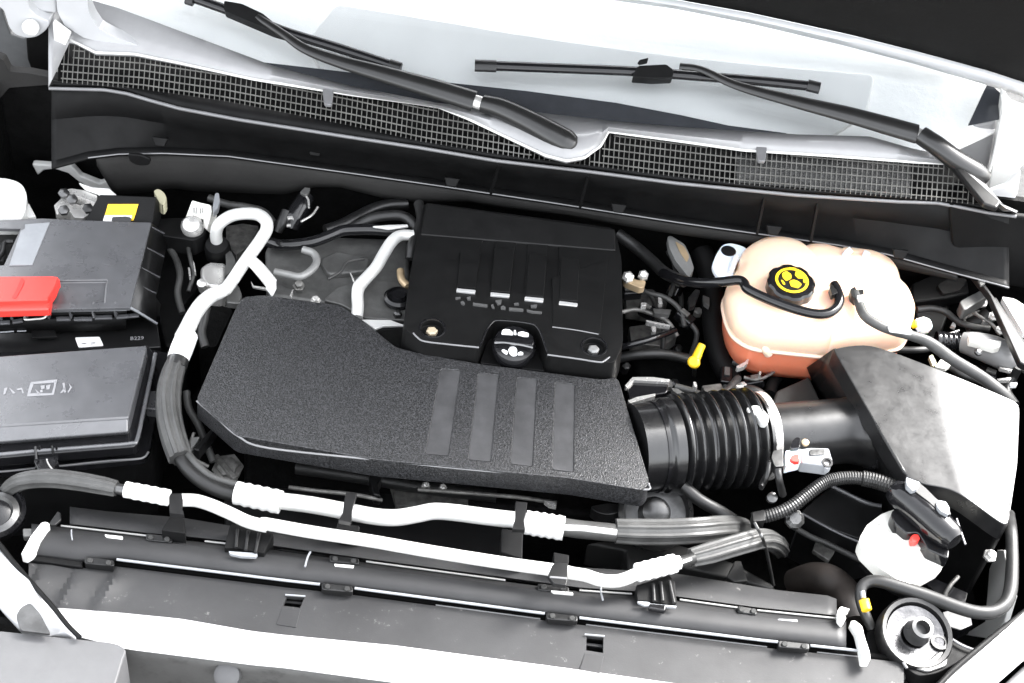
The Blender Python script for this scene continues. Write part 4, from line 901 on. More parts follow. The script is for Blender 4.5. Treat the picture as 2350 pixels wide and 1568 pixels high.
# front deck
fw_ = cfun(q('12', '490,945 1000,985 1500,1035 2350,1168') + q('13', '0,1205 1000,1305 2208,1465') + [(1700, 1590), (2000, 1625)])
fu_ = [66+i*22 for i in range(92)]
fu_ = [u_ for u_ in fu_ if u_ < 2080]
def dz(u_, v_):
    t = (u_+.7*(v_-1300)-8)/87.0
    if t > 4.2: return 0.0
    k = t-math.floor(t); return .011*(1-k)*min(1, k*9)*max(0, min(1, (4.2-t)*1.0))
rows = []
fuu = [66+i*8 for i in range(252)]
for k in range(9):
    t = k/8; row = []
    for u_ in fuu:
        v_ = (fr_(u_)+16)*(1-t)+(fw_(u_)+8)*t
        row.append(P(u_, v_, ZR-.010+.002*math.sin(t*3.1)+dz(u_, v_)*(1-t**3)*min(1, t*4+.2)))
    rows.append(row)
fd = loft('front_deck', rows, SHLD, rd, th=.005, sharp=60)
loft('rail_gap', [[P(u_, fr_(u_)+2, ZR-.012) for u_ in fu_], [P(u_, fr_(u_)+17, ZR-.016) for u_ in fu_]], BACK, rd, th=.003)
cut(fd, [cutter(q('13', '235,962 358,972 328,1045 210,1030'), ZR-.009, .04, .03), cutter([(1346, 1460), (1385, 1464), (1384, 1500), (1345, 1494)], ZR-.009, .04, .03)])
for p_ in (q('13', '225,950 365,960 330,1050 200,1035'), [(1342, 1456), (1388, 1460), (1386, 1504), (1342, 1497)]):
    a, b_, c, d_ = p_
    tube('pocket_lip', [P(*a, ZR-.006), P(*b_, ZR-.006)], 0, 2, LIDL, rd, seg=6, n=2)
    slab('pocket_floor', [a, b_, c, d_], ZR-.03, .003, BLKM, rd, bev=0)
    slab('pocket_bar', [(a[0]*.55+d_[0]*.45, a[1]*.55+d_[1]*.45), (b_[0]*.55+c[0]*.45, b_[1]*.55+c[1]*.45), (b_[0]*.4+c[0]*.6, b_[1]*.4+c[1]*.6), (a[0]*.4+d_[0]*.6, a[1]*.4+d_[1]*.6)], ZR-.018, .003, SHLD, rd, bev=.0005)
    slab('pocket_ramp', [(d_[0], d_[1]+2), (c[0], c[1]+2), (c[0]-10, c[1]+42), (d_[0]-12, d_[1]+40)], ZR-.0075, .002, DECK, rd, bev=.0004)
wbk = T('shield_end_bracket', 'white end bracket at the left of radiator shield', 'bracket', P(80, 1230, -.08), 'white shield end brackets')
slab('bracket_strap', rnd(q('12', '340,235 380,228 412,245 380,300 270,480 215,515 170,500 250,350'), 4), ZR+.012, .016, PAINT2, wbk, bev=.004, seg=3)
slab('bracket_tab', q('12', '185,285 280,285 270,350 190,355'), ZR+.002, .01, CAST, wbk, bev=.002)
slab('bracket_fin', q('12', '475,145 500,160 505,215 455,260 405,245'), ZR+.012, .004, BLK, wbk, bev=.001)
wbk = T('shield_end_bracket', 'white end bracket at the right of radiator shield', 'bracket', P(1990, 1460, -.08), 'white shield end brackets')
slab('bracket_strap', rnd(q('14', '1060,1088 1100,1085 1150,1130 1165,1200 1205,1320 1210,1380 1150,1382 1130,1260 1105,1160'), 4), ZR+.012, .014, PAINT2, wbk, bev=.004, seg=3)
slab('bracket_hook', rnd(q('14', '965,1010 990,980 1060,1000 1010,1030 1030,1070 1000,1105 970,1070'), 4), ZR+.014, .01, PAINT2, wbk, bev=.003)

# ------------------------------------------------------------------ front: bumper strip, grille, fenders, headlight brackets
bp_ = T('bumper_edge', 'white painted bumper edge along the bottom', 'bumper', P(800, 1480, -.2))
fo2 = cfun(q('12', '690,1195 1050,1285 2350,1440') + q('13', '0,1440 1000,1565') + [(1500, 1655), (2000, 1720)])
bu = [120+i*24 for i in range(80)]
loft('bumper_skin', [[P(u_, fw_(u_), ZR-.008) for u_ in bu], [P(u_, fw_(u_)*.8+fo2(u_)*.2, ZR-.003) for u_ in bu], [P(u_, fw_(u_)*.3+fo2(u_)*.7, ZR-.008) for u_ in bu], [P(u_, fo2(u_), ZR-.016) for u_ in bu], [P(u_, fo2(u_)+4, ZR-.04) for u_ in bu]], PAINT, bp_, th=.004, sharp=60)
gr_ = T('grille_moulding', 'grey plastic grille moulding below the white bumper edge', 'grille', P(700, 1560, -.3))
loft('moulding', [[P(u_, fo2(u_)+3, ZR-.03) for u_ in bu], [P(u_, fo2(u_)+18, ZR-.045) for u_ in bu], [P(u_, fo2(u_)+150, ZR-.2) for u_ in bu]], MOTT, gr_, th=.006)
slab3('moulding_block', L(rnd(q('12', '-200,1120 40,1135 500,1185 900,1225 985,1245 1045,1290 1010,1380 920,1700 -200,1700'), 14), ZR+.006), .08, GREYB, gr_, bev=.008, seg=4)
lathe('moulding_stud', P(*q('12', '1880,1490')[0], ZR-.05), (0, -.7, .7), [(.016, -.01), (.015, .008), (.010, .011)], GREYB, gr_, seg=20)
lfd = T('fender', 'white left front fender corner at the lower left', 'fender', P(30, 1440, -.2))
slab3('fender_edge', [P(a, b_, z_) for (a, b_), z_ in zip(q('12', '-120,300 0,440 250,730 440,950 540,1000 600,1170 400,1165 160,1135 0,960 -120,800'), (-.03,)*3+(-.04,)*3+(-.05,)*2+(-.045, -.04))], .03, PAINT_SHADED, lfd, bev=.008, seg=3)
tube('gap_seal', q('12', '-120,290 0,425 130,590 280,760 440,940 560,1090 660,1190'), -.03, 6, BLKM, lfd, seg=8)
slab('headlamp_lens', rnd(q('12', '130,1010 170,940 250,900 330,990 420,1160 170,1130'), 8), -.026, .004, STEEL, lfd, bev=.002)
lathe('mount_dome', P(*q('F', '-60,680')[0], -.06), (0, -.2, 1), [(.036, 0), (.038, .012), (.034, .018), (.030, .012), (.026, .016), (.008, .02)], BLKG, lfd)
lathe('mount_ring', P(*q('F', '-60,650')[0], -.045), (0, -.2, 1), [(.026, 0), (.028, .003), (.021, .006), (.018, .002)], STEEL, lfd, ring=True)
rfd = T('fender', 'white right front fender corner at the lower right', 'fender', P(2300, 1520, -.2))
slab3('fender_edge', [P(a, b_, z_) for (a, b_), z_ in zip(q('14', '2600,850 2350,1045 2050,1305 1755,1560 1600,1700 2050,1700 2180,1551 2350,1400 2600,1240'), (-.02, -.025, -.03, -.035, -.04, -.06, -.055, -.05, -.04))], .03, PAINT, rfd, bev=.008, seg=3)
tube('gap_seal', q('14', '2600,830 2350,1025 2090,1230 1850,1430 1720,1560 1600,1680'), -.035, 7, BLKM, rfd, seg=8)
slab3('headlamp', [P(a, b_, -.07) for a, b_ in q('14', '2600,1250 2350,1410 2190,1560 2100,1700 2600,1700')], .05, GREYB, rfd, bev=.006)
slab3('inner_wall', [PX(a, b_, .70) for a, b_ in q('14', '2090,700 2150,560 2200,560 2260,900 2200,1100 2080,1220 1900,1190 2060,1090')], .008, PAINT2, rfd, bev=.002)
MIRR = mat('worn_mirror_steel', (.09, .09, .093), .22, metal=1, var=.25, rvar=.12, bump=('noise', 40, .25, .004))
hbk = T('headlight_bracket', 'black oval bracket with bright round mount at lower right', 'bracket', P(2120, 1470, -.12))
slab('bracket_plate', rnd(q('14', '1315,1110 1340,1040 1410,1000 1500,1000 1600,1050 1750,1170 1980,1300 1850,1400 1700,1480 1560,1500 1470,1430 1380,1280 1320,1180'), 14), -.055, .02, BLKM, hbk, bev=.006, seg=3)
tube('bracket_rim', q('14', '1990,1310 1870,1260 1740,1170 1600,1060 1510,1005 1420,995 1345,1040 1315,1120 1340,1210 1400,1310 1480,1440'), -.05, 3.5, SEAL, hbk, seg=8)
c = P(*q('14', '1535,1195')[0], -.05); ax_ = Vector((.1, -.25, 1))
lathe('mount_cup', c, ax_, [(.046, -.012), (.046, .008), (.044, .011), (.039, .010), (.037, .0), (.037, -.006)], BLK, hbk, seg=36, ring=True)
lathe('mount_washer', c+ax_.normalized()*.003, ax_, [(.0375, 0), (.036, .002), (.014, -.001)], MIRR, hbk, seg=36)
lathe('mount_post', c, ax_, [(.017, .008), (.014, .018), (.0135, .028), (.009, .029), (.009, .015)], STEEL, hbk, seg=24)
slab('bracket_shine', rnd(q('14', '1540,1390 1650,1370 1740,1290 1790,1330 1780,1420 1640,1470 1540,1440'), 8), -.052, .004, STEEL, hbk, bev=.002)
lathe('bracket_hole', P(*q('14', '1718,1258')[0], -.052), (0, 0, 1), [(.011, 0), (.011, .004), (.007, .004), (.007, .001)], BLK, hbk, seg=16)
tag(slab('bay_side_plate', rnd(q('14', '1180,1170 1290,1130 1330,1400 1500,1551 1400,1700 1200,1700 1150,1400 1210,1385'), 8), -.075, .02, BLKM, bev=.003), 'black plate between radiator shield and round mount bracket', 'plate')
tag(lathe('push_rivet', P(*q('14', '1395,1500')[0], -.074), (0, -.3, 1), [(.011, 0), (.011, .005), (.007, .009)], CAST, seg=14), 'grey push rivet at the lower right of radiator shield', 'rivet')

# ------------------------------------------------------------------ right-hand hoses and connector
ch = T('wiring_conduit', 'black corrugated wiring conduit arching below filter box', 'conduit', P(1950, 1110, -.1))
cpts = [P(*p_) for p_ in q('14', '330,330,-.06 480,300,-.05 620,240,-.04 740,150,-.03 850,70,-.02 950,35,-.015 1080,25,-.012 1230,45,-.01 1390,95,-.008')]
pth = crom(cpts, 14); sweep('conduit', pth, [(15+(3 if i > 90 else 0)+.9*(1 if i % 2 else -1))*px(p_) for i, p_ in enumerate(pth)], RUB, ch, seg=14, sharp=20)
tube('conduit_tail', q('14', '-180,90,-.06 -60,190,-.065 80,270,-.07 190,340,-.07'), 0, 15, RUB, ch, seg=14)
lathe('tie_clip', P(*q('14', '640,340')[0], -.07), (0, -.5, 1), [(.013, 0), (.013, .008), (.008, .012)], STEEL, ch, seg=8)
slab('tie_block', rnd(q('14', '330,280 420,260 430,340 340,350'), 3), -.045, .015, BLK, ch, bev=.003)
wc = T('wiring_connector', 'white plug with black lever cover below the filter box', 'connector', P(2060, 1270, -.1))
dn_ = (0, .15, -1)
slab('plug_body', rnd(q('14', '1125,500 1135,455 1185,370 1290,290 1385,255 1480,340 1620,470 1770,640 1720,700 1500,822 1400,775 1280,690 1150,560'), 3), -.03, .022, WHTP, wc, bev=.0018, seg=2)
slab('plug_base', rnd(q('14', '1160,570 1400,700 1500,760 1650,690 1600,760 1500,822 1400,775 1280,690'), 3), -.053, .03, BLK, wc, bev=.003)
slab('plug_step', rnd(q('14', '1180,400 1300,370 1340,430 1480,445 1640,500 1655,540 1500,560 1250,470'), 5), -.026, .008, WHTP, wc, bev=.003)
tube('lever_cover', q('14', '1375,105,.0 1420,140,.0 1520,215,.0 1620,300,.0 1720,390,.0 1800,460,.0 1840,500,.0'), 0, [24, 32, 37, 38, 37, 33, 24], BLKG, wc, seg=24)
slab('lever_collar', rnd(q('14', '1370,270 1440,220 1560,330 1700,450 1800,560 1790,625 1640,560 1620,520 1560,430 1480,440 1400,370 1365,310'), 6), -.012, .02, BLKG, wc, bev=.004, seg=3)
slab('lever_hinge', rnd(q('14', '1480,25 1560,50 1620,100 1700,180 1790,240 1810,300 1740,290 1640,200 1560,140 1490,80'), 4), .022, .01, BLK, wc, bev=.003)
slab('lever_clip', rnd(q('14', '1475,20 1530,40 1580,60 1560,110 1520,120 1480,80'), 3), .026, .008, LIDL, wc, bev=.002)
slab('lever_clip', rnd(q('14', '1705,190 1770,200 1800,250 1790,300 1730,270 1700,230'), 3), .026, .008, LIDL, wc, bev=.002)
tube('lever_wire', q('14', '1850,330 1880,420 1915,520'), .01, 2.5, SEAL, wc, seg=6)
tube('plug_crease', q('14', '1150,470 1210,420 1275,375 1335,432'), -.0295, 1.3, GREYM, wc, seg=6)
tube('plug_crease', q('14', '1335,432 1420,500 1500,540 1640,520'), -.0295, 1.3, GREYM, wc, seg=6)
tube('plug_crease', q('14', '1230,600 1420,720 1520,770 1680,680'), -.0295, 1.2, GREYM, wc, seg=6)
slab('red_lock', rnd(q('14', '1505,465 1530,440 1565,442 1582,475 1555,500 1515,500'), 3), -.012, .010, RED, wc, bev=.002)
for s in ('1300,700', '1335,730', '1370,770', '1290,715'):
    lathe('pin', P(*q('14', s)[0], -.06), (0, -.5, 1), [(.004, 0), (.004, .006), (.002, .008)], CHROME, wc, seg=8)
vh = T('vacuum_hose', 'thick black hose looping along the lower right corner', 'hose', P(2150, 1380, -.1))
tube('hose', q('14', '1215,1140,-.06 1180,1060,-.05 1150,980,-.045 1135,900,-.04 1150,830,-.035 1210,795,-.032 1300,800,-.03 1450,845,-.03 1650,910,-.03 1850,985,-.03 2000,1025,-.03 2120,1020,-.03 2210,960,-.028 2250,860,-.025 2262,700,-.02 2262,560,-.018 2255,420,-.02 2240,300,-.06'), 0, [11, 12, 13, 13, 13, 14, 15, 16, 16, 16, 16, 16, 16, 16, 15, 14, 14, 13], RUB, vh, n=6, seg=18)
tube('yellow_band', q('14', '1182,1010,-.034 1168,960,-.032 1160,930,-.03'), 0, 12, YELP, vh, seg=18, n=4)
tube('pale_band', q('14', '1158,920,-.03 1150,870,-.028'), 0, 6, LIDL, vh, seg=10, n=3)
tag(tube('intake_snorkel', q('14', '640,800,-.16 780,770,-.13 900,790,-.11 1010,870,-.10 1060,970,-.09 1090,1100,-.09'), 0, [30, 36, 38, 36, 32, 28], BROWN, seg=24), 'dark brown snorkel tube behind the right end of radiator shield', 'tube')
tag(slab('bay_bracket', q('14', '140,760 200,640 250,640 300,790 200,800'), -.13, .01, FENDG, bev=.002), 'small grey bracket behind the right half of radiator shield', 'bracket')
tag(slab('fan_shroud', q('E', '340,560 760,640 780,860 1300,870 1300,800 2000,960 2335,1060 2335,1000 1900,760 1300,560 500,530'), -.17, .05, FENDG, bev=.004), 'dark grey fan shroud under the ribbed hoses', 'fan shroud')
tag(slab('fan_shroud', q('13', '-200,180 1500,260 1800,500 1700,820 200,640 -200,520'), -.16, .05, BLK, bev=.004), 'dark fan shroud panel below the front pipes', 'fan shroud')
pl_ = T('idler_pulley', 'grey round pulley below the right end of resonator', 'pulley', P(1500, 1180, -.15))
lathe('pulley_rim', P(*q('E', '1080,235')[0], -.11), (0, -.55, .83), [(.05, -.02), (.05, 0), (.044, .006), (.04, -.004), (.015, -.002)], STEEL, pl_, seg=36)
lathe('pulley_hub', P(*q('E', '1080,225')[0], -.095), (0, -.55, .83), [(.022, -.02), (.018, .004), (.012, .008)], STEEL, pl_, seg=24)
slab('pulley_arm', rnd(q('E', '380,170 560,135 760,150 720,230 560,260 450,230'), 10), -.12, .02, STEEL, pl_, bev=.004)

# ------------------------------------------------------------------ clutter behind: left of the engine cover
wl2 = T('labelled_connector', 'white plug with barcode label behind the looped pipe', 'connector', P(450, 510, -.1))
slab3('plug_body', [PP(a, b_, P(455, 490, -.02), Vector((-.1, -.6, .8))) for a, b_ in q('5', '278,345 340,365 432,385 442,440 405,600 370,570 370,505 222,492')], .03, WHTP, wl2, bev=.002)
_p = P(455, 490, -.02)+Vector((-.1, -.6, .8)).normalized()*.0006; _n = Vector((-.1, -.6, .8))
for a in ('290,410 300,405 300,450 292,455', '312,405 318,405 316,460 308,460', '345,415 352,412 352,455 346,460', '365,410 370,410 368,450 362,452'):
    slab3('barcode_bar', [PP(x_, y_, _p, _n) for x_, y_ in q('5', a)], .0006, STEEL, wl2, bev=0)
slab('plug_tail', rnd(q('5', '470,290 500,285 510,350 495,410 455,450 450,400'), 4), -.01, .01, LIDL, wl2, bev=.002)
tag(lathe('round_bolt', P(*q('5', '277,557')[0], -.02), (0, -.5, 1), [(.016, -.012), (.016, .0), (.012, .006), (.004, .008)], CHROME, seg=20), 'bright round bolt head under the labelled white plug', 'bolt')
tag(slab('bolt_bracket', rnd(q('5', '-80,500 200,490 380,500 400,620 300,680 100,650 -60,620'), 8), -.032, .03, BLKM, bev=.004), 'black bracket plate behind the bright round bolt', 'bracket')
tag(slab('bay_side_case', q('5', '0,600 200,640 300,900 340,1060 220,1200 220,1500 60,1560 -20,1200'), -.1, .2, BLKM, bev=.004), 'dark case between battery cover and looped pipe', 'case')
bs = T('brake_line_union', 'black sensor cylinder hanging under the plenum wall', 'sensor', P(680, 500, -.08))
tube('cylinder', q('5', '1230,300,-.02 1180,400,-.03 1120,500,-.04 1090,590,-.05'), 0, [17, 22, 24, 18], BLKG, bs, seg=18)
tube('side_cylinder', q('5', '1060,440,-.03 1020,540,-.04 990,610,-.05'), 0, [12, 12, 9], RUB, bs, seg=14)
for a in ('1220,310 1240,350 1245,410', '1318,405 1270,470 1180,525'):
    tube('bright_wire', q('5', a), -.005, 2.6, CHROME, bs, seg=8)
slab('cylinder_tab', q('5', '1060,545 1095,540 1095,555 1060,560'), -.005, .003, CHROME, bs, bev=.0006)
slab('cylinder_tab', q('5', '1065,480 1110,475 1120,505 1100,495 1070,500'), -.0, .003, CHROME, bs, bev=.0006)
slab('mount_tab', rnd(q('5', '1170,280 1210,240 1258,245 1240,290 1210,305'), 3), .0, .005, CAST, bs, bev=.001)
tag(tube('heater_hose', q('5', '900,690,-.03 1000,715,-.025 1120,715,-.022 1280,690,-.02 1420,640,-.018 1520,600,-.016 1640,590,-.015 1780,590,-.015 1900,600,-.015 2080,610,-.015'), 0, 13, BLKG, seg=16), 'thick black heater hose behind the grey engine top', 'hose')
tag(tube('heater_hose', q('5', '1380,600,-.02 1500,560,-.02 1620,500,-.02 1760,430,-.02 1900,390,-.02 2060,380,-.02'), 0, 14, BLK, seg=16), 'dull black heater hose rising to the engine cover', 'hose')
tag(tube('heater_hose', q('5', '1500,610,-.03 1640,560,-.02 1760,500,-.01 1900,475,-.005 2020,480,-.005 2100,540,-.01 2130,640,-.02'), 0, 12, RUB, seg=16), 'black heater hose arching above the white pipe stub', 'hose')
tag(slab('bright_edge_plate', q('5', '1770,560 1900,550 2060,545 2065,560 1900,580'), .0, .004, ALU, bev=.001), 'thin bright metal strip above the white pipe stub', 'plate')
tag(tube('pipe_stub', q('5', '2110,635,-.005 2000,640,-.005 1930,690,-.006 1870,780,-.008 1800,900,-.01 1720,990,-.012 1660,1060,-.014 1645,1130,-.016 1648,1220,-.02 1640,1320,-.025'), 0, [12, 13, 14, 14, 14, 14, 15, 14, 14, 14], ALU, n=6, seg=18), 'bent white metal pipe beside the left of engine cover', 'pipe')
tag(tube('small_loop_pipe', q('5', '960,940,-.02 1060,960,-.02 1170,978,-.02 1260,930,-.02 1308,860,-.02 1285,790,-.02 1195,755,-.02'), 0, 9, GREYM, n=6, seg=14), 'thin grey metal pipe loop on the engine top', 'pipe')
tag(slab('loop_bracket', q('5', '765,1010 790,1050 900,1065 930,1100 880,1080 780,1062'), -.03, .004, CHROME, bev=.0008), 'bent wire bracket behind the resonator', 'bracket')
for a, b_, l_ in (('1085,1130 1105,1085 1118,1080 1100,1150', -.03, 'small bright pin behind the resonator top edge'), ('1580,935 1600,960 1622,1010 1610,1015', -.01, 'small bright pin beside the white pipe stub')):
    tag(slab('locating_pin', q('5', a), b_, .004, CHROME, bev=.0008), l_, 'pin')
tag(slab('engine_side_case', rnd(q('5', '350,1180 480,1200 620,1250 480,1560 330,1560'), 8), -.1, .2, TUB, bev=.006), 'dark engine side casing left of resonator', 'casing')
tag(tube('engine_hose', q('5', '400,1230,-.03 380,1330,-.04 360,1440,-.05 390,1560,-.06'), 0, 10, RUBG, seg=12), 'grey hose behind the lower white pipe', 'hose')
tag(tube('harness', q('6', '290,150,-.0 310,260,-.0 280,360,-.005 240,460,-.01 225,560,-.02'), 0, 12, RUB, seg=12), 'black harness along the left edge of engine cover', 'harness')

# clutter between engine cover and coolant tank
def hose(label, k, s, r_, m, name='harness', cat='harness', **kk): return tag(tube(name, q(k, s), 0, r_, m, seg=14, **kk), label, cat)
hose('black harness running from behind engine cover to the tank hose', '7', '0,230,-.03 150,340,-.04 280,450,-.04 400,560,-.035 560,630,-.02', 14, RUB)
hose('black tube below the yellow dipstick, upper', '7', '0,1180,-.06 150,1140,-.05 320,1090,-.05 480,1030,-.06', [7, 8, 8, 7], BLKG)
hose('thick black hose below the yellow dipstick', '7', '0,1260,-.08 200,1230,-.07 400,1230,-.07 600,1270,-.08', 12, RUB)
hose('dull hose running down beside the coolant tank', '7', '700,380,-.05 760,560,-.06 790,760,-.07 800,1000,-.08 850,1250,-.09 950,1450,-.1', 26, BLKM)
hose('curved black hose under the coolant tank', '7', '1500,1250,-.1 1400,1330,-.1 1300,1450,-.1 1260,1560,-.1', 14, RUB)
sp = T('strut_mount', 'rusty pale strut mount rim behind the coolant tank hose', 'strut mount', P(1560, 580, -.06))
slab('rim', rnd(q('7', '418,255 450,250 560,320 600,400 640,520 600,590 575,570 480,450 430,340'), 6), -.02, .012, GREYM, sp, bev=.003)
slab('rust_patch', rnd(q('7', '480,290 560,340 600,420 580,470 520,380'), 6), -.0185, .0015, BRASS, sp, bev=.0005)
bfit = T('brass_fitting', 'brass fitting at the right edge of engine cover', 'fitting', P(1440, 640, -.05))
slab('fitting_plate', rnd(q('7', '50,560 80,540 130,570 150,610 240,620 230,670 190,680 90,640 60,620'), 4), -.02, .012, BRASS, bfit, bev=.002)
lathe('fitting_nut', P(*q('7', '90,600')[0], -.018), (0, -.5, 1), [(.009, 0), (.009, .006), (.005, .009)], CHROME, bfit, seg=6)
lathe('fitting_nut', P(*q('7', '215,585')[0], -.018), (0, -.5, 1), [(.008, 0), (.008, .006), (.005, .009)], CHROME, bfit, seg=6)
bits = [('7', '240,945 440,985 440,998 245,960', CHROME, 'thin bright lever'), ('7', '195,800 245,800 245,825 200,830', CHROME, 'small bright lug'), ('7', '340,750 365,760 380,810 345,810', CHROME, 'bright hook'), ('7', '300,850 450,860 430,900 310,890', CAST, 'grey cast lug'),
        ('7', '285,1000 320,995 325,1040 290,1040', CHROME, 'bright stud'), ('7', '985,1330 1060,1290 1100,1240 1085,1300 1050,1330 1000,1345', CHROME, 'bright spring clip'), ('7', '985,1480 1050,1490 1045,1510 990,1500', CHROME, 'bright tab'), ('7', '1175,1370 1195,1370 1190,1400 1178,1395', CHROME, 'bright pin'),
        ('9', '65,180 130,110 300,110 440,130 430,150 140,135 80,195', CHROME, 'bright bent heat shield edge'), ('9', '90,305 160,275 320,245 315,265 110,325', CHROME, 'bright lower heat shield edge'), ('9', '630,150 655,150 665,195 640,190', CHROME, 'bright tip'), ('9', '450,200 500,205 640,290 600,300 470,230', CAST, 'grey cast arm'),
        ('7', '710,740 765,760 765,830 720,800', CAST, 'grey bracket leaf'), ('7', '590,760 650,690 690,700 640,830 600,840', STEEL, 'dark bracket leaf')]
wh = {'7': 'between engine cover and coolant tank', '9': 'above the bellows hose'}
for i, (k, s, m, l_) in enumerate(bits):
    tag(slab('engine_fitting', rnd(q(k, s), 2), -.05 if k == '7' else -.03, .008, m, bev=.0015), l_ + ' ' + wh[k], 'fitting')
tag(slab('heat_shield', rnd(q('9', '80,190 140,130 430,150 420,240 320,255 110,310'), 8), -.035, .02, BLKG, bev=.004), 'black heat shield above the left of bellows hose', 'heat shield')
tag(slab('snorkel_box', q('9', '1320,220 1590,100 1700,330 1420,370 1270,360'), -.06, .05, FENDG, bev=.004), 'dark grey box between the tank and the meter pipe', 'box')

# right side of the bay
rl = T('fender_rail', 'dark diagonal fender rail at the right edge', 'rail', P(2250, 700, -.05))
slab('rail_strip', q('8', '1280,345 1310,335 1520,520 1600,640 1750,850 1960,1180 1960,1330 1890,1290 1640,740 1500,560'), .02, .012, BLK, rl, bev=.002)
slab('rail_flange', q('8', '1640,740 1700,760 1980,1180 1980,1400 1900,1300 1780,1010'), .012, .01, FENDG, rl, bev=.002)
slab('rail_nut', rnd(q('8', '1545,605 1585,595 1610,640 1570,660'), 2), .024, .004, CAST, rl, bev=.001)
rp = T('fender', 'dark painted inner right fender wall behind the rail', 'fender', P(2300, 600, -.02))
plate('wall_upper', q('8', '1300,-10 1890,90 2000,100 2000,700 1700,650 1450,420 1330,330'), .262, .01, BLKM, rp, bev=.004)
slab('white_top', rnd(q('8', '1740,750 1850,770 1990,860 1990,1060 1920,1050'), 6), .0, .01, PAINT, rp, bev=.003)
slab('shelf', q('8', '1000,640 1180,560 1460,600 1480,720 1300,760 1000,800'), -.06, .02, BLKM, rp, bev=.004)
slab('shelf_pad', rnd(q('8', '1210,660 1330,580 1460,610 1400,700 1260,730'), 6), -.055, .006, INSU, rp, bev=.003)
slab('fender_wall', q('8', '1020,780 1320,770 1300,900 1240,1080 1100,1100 1030,900'), -.08, .02, BLK, rp, bev=.004)
tag(slab('tie_bar', rnd(q('8', '1390,790 1600,680 1640,740 1430,870'), 8), .0, .02, CAST, bev=.006, seg=3), 'grey round bar end at the upper right', 'bar')
gb = T('grey_elbow', 'pale grey plastic elbow hose at the right edge', 'hose', P(2260, 800, -.08))
tube('elbow', q('8', '1420,1130,-.03 1520,1150,-.025 1650,1190,-.025 1780,1250,-.03 1850,1330,-.05'), 0, [24, 30, 34, 34, 24], mat('grey_elbow_plastic', (.22, .22, .22), .4, var=.1), gb, seg=22)
sleeve('corrugated_end', q('8', '1200,1110')[0], q('8', '1440,1130')[0], -.035, 20, BLKG, gb, 30)
slab('elbow_clip', rnd(q('8', '1470,1060 1510,1050 1500,1090 1650,1110 1740,1120 1730,1170 1680,1180 1520,1130 1475,1120'), 3), .0, .01, WHTP, gb, bev=.002)
lathe('elbow_stud', P(*q('8', '1545,1215')[0], -.005), (0, -.3, 1), [(.006, 0), (.006, .004), (.003, .006)], STEEL, gb, seg=6)
hose('corrugated black conduit behind the filter box', '8', '760,1180,-.03 900,1190,-.03 1090,1190,-.03 1250,1160,-.04', 8, RUB)
for i in range(9):
    u_, v_ = q('8', '%d,%d' % (780+i*38, 1192-(i % 2)*4))[0]
    pass
for s, m, l_ in (('1140,1245 1170,1230 1205,1300 1175,1330', CREAM, 'cream wire end beside the filter box'), ('1190,1330 1240,1270 1320,1320 1280,1350', WHTP, 'white torn plug beside the filter box'), ('1300,1050 1390,1020 1400,1030 1310,1060', CHROME, 'bright lever at the right edge above the elbow'),
                 ('1320,990 1340,960 1365,985 1360,1005', CHROME, 'bright stud at the right edge above the elbow'), ('1720,1330 1830,1355 1820,1365 1730,1345', CHROME, 'upper bright strip at the right edge below the elbow'), ('1700,1430 1820,1420 1815,1440 1710,1445', CHROME, 'lower bright strip at the right edge below the elbow'), ('1810,1465 1870,1460 1868,1485 1815,1485', WHT, 'white clip at the right edge below the elbow')):
    tag(slab('small_clip', rnd(q('8', s), 2), -.03, .006, m, bev=.001), l_, 'clip')
hose('black wiring bundle along the right fender', '8', '1880,1330,-.03 1830,1420,-.05 1780,1530,-.06 1850,1650,-.06', 12, RUB)
hose('short black stub beside the right edge bundle', '8', '1640,900,-.05 1560,960,-.06 1480,1000,-.07', 20, RUB)

# ------------------------------------------------------------------ dim fittings, wires and plugs deep in the gaps
HAR = mat('dusty_loom_tape', (.04, .04, .039), .5, bump=('noise', 300, .3, .001), var=.4, rvar=.1, dust=((.09, .085, .08), 120, .6, .6))
GRM = mat('grimy_alloy', (.15, .147, .14), .45, metal=.4, bump=('noise', 150, .5, .002), var=.5, rvar=.15, scale=70)
def wire(label, k, s, r_=5, m=HAR): return tag(tube('cable', q(k, s), 0, r_, m, seg=10), label, 'cable')
def bracket(label, k, s, z_, m=GRM, d_=.008): return tag(slab('bracket', rnd(q(k, s), 3), z_, d_, m, bev=.0015), label, 'bracket')
def plug(label, k, s, z_, m=BLK):
    (a, b_), = q(k, s); c = P(a, b_, z_); r = T('plug', label, 'plug', c)
    ax = frame_of((random.uniform(-1, 1), random.uniform(-.5, 1), random.uniform(-.2, .3)))
    box('plug_body', c, .028, .018, .016, m, r, bev=.003, ax=ax)
    box('plug_latch', c+ax @ Vector((.004, 0, .0095)), .014, .008, .004, GRM, r, bev=.001, ax=ax)
    tube('plug_lead', [c+ax @ Vector((-.012, 0, 0)), c+ax @ Vector((-.03, .004, -.008)), c+ax @ Vector((-.045, .02, -.05))], 0, 6, HAR, r, seg=10)
    return r
def bolt(label, k, s, z_, r_=.007, m=GRM):
    return tag(lathe('hex_bolt', P(*q(k, s)[0], z_), (random.uniform(-.2, .2), -.3, 1), [(r_*1.5, -.004), (r_*1.5, 0), (r_, 0), (r_, .006), (r_*.7, .007)], m, seg=6), label, 'bolt')
wire('loom running along the left end of resonator', '11', '1540,620,-.06 1560,760,-.07 1640,900,-.08 1700,1050,-.09 1760,1200,-.1', 9)
wire('thin lead below the left corner of resonator', '11', '1600,960,-.07 1570,1080,-.08 1620,1180,-.09 1720,1240,-.1', 4, GRM)
bracket('pale triangular bracket below the left corner of resonator', '11', '1580,1000 1650,995 1610,1060 1575,1090', -.07, GREYM)
bolt('grimy boss under the left corner of resonator', '11', '1880,1250', -.12, .014)
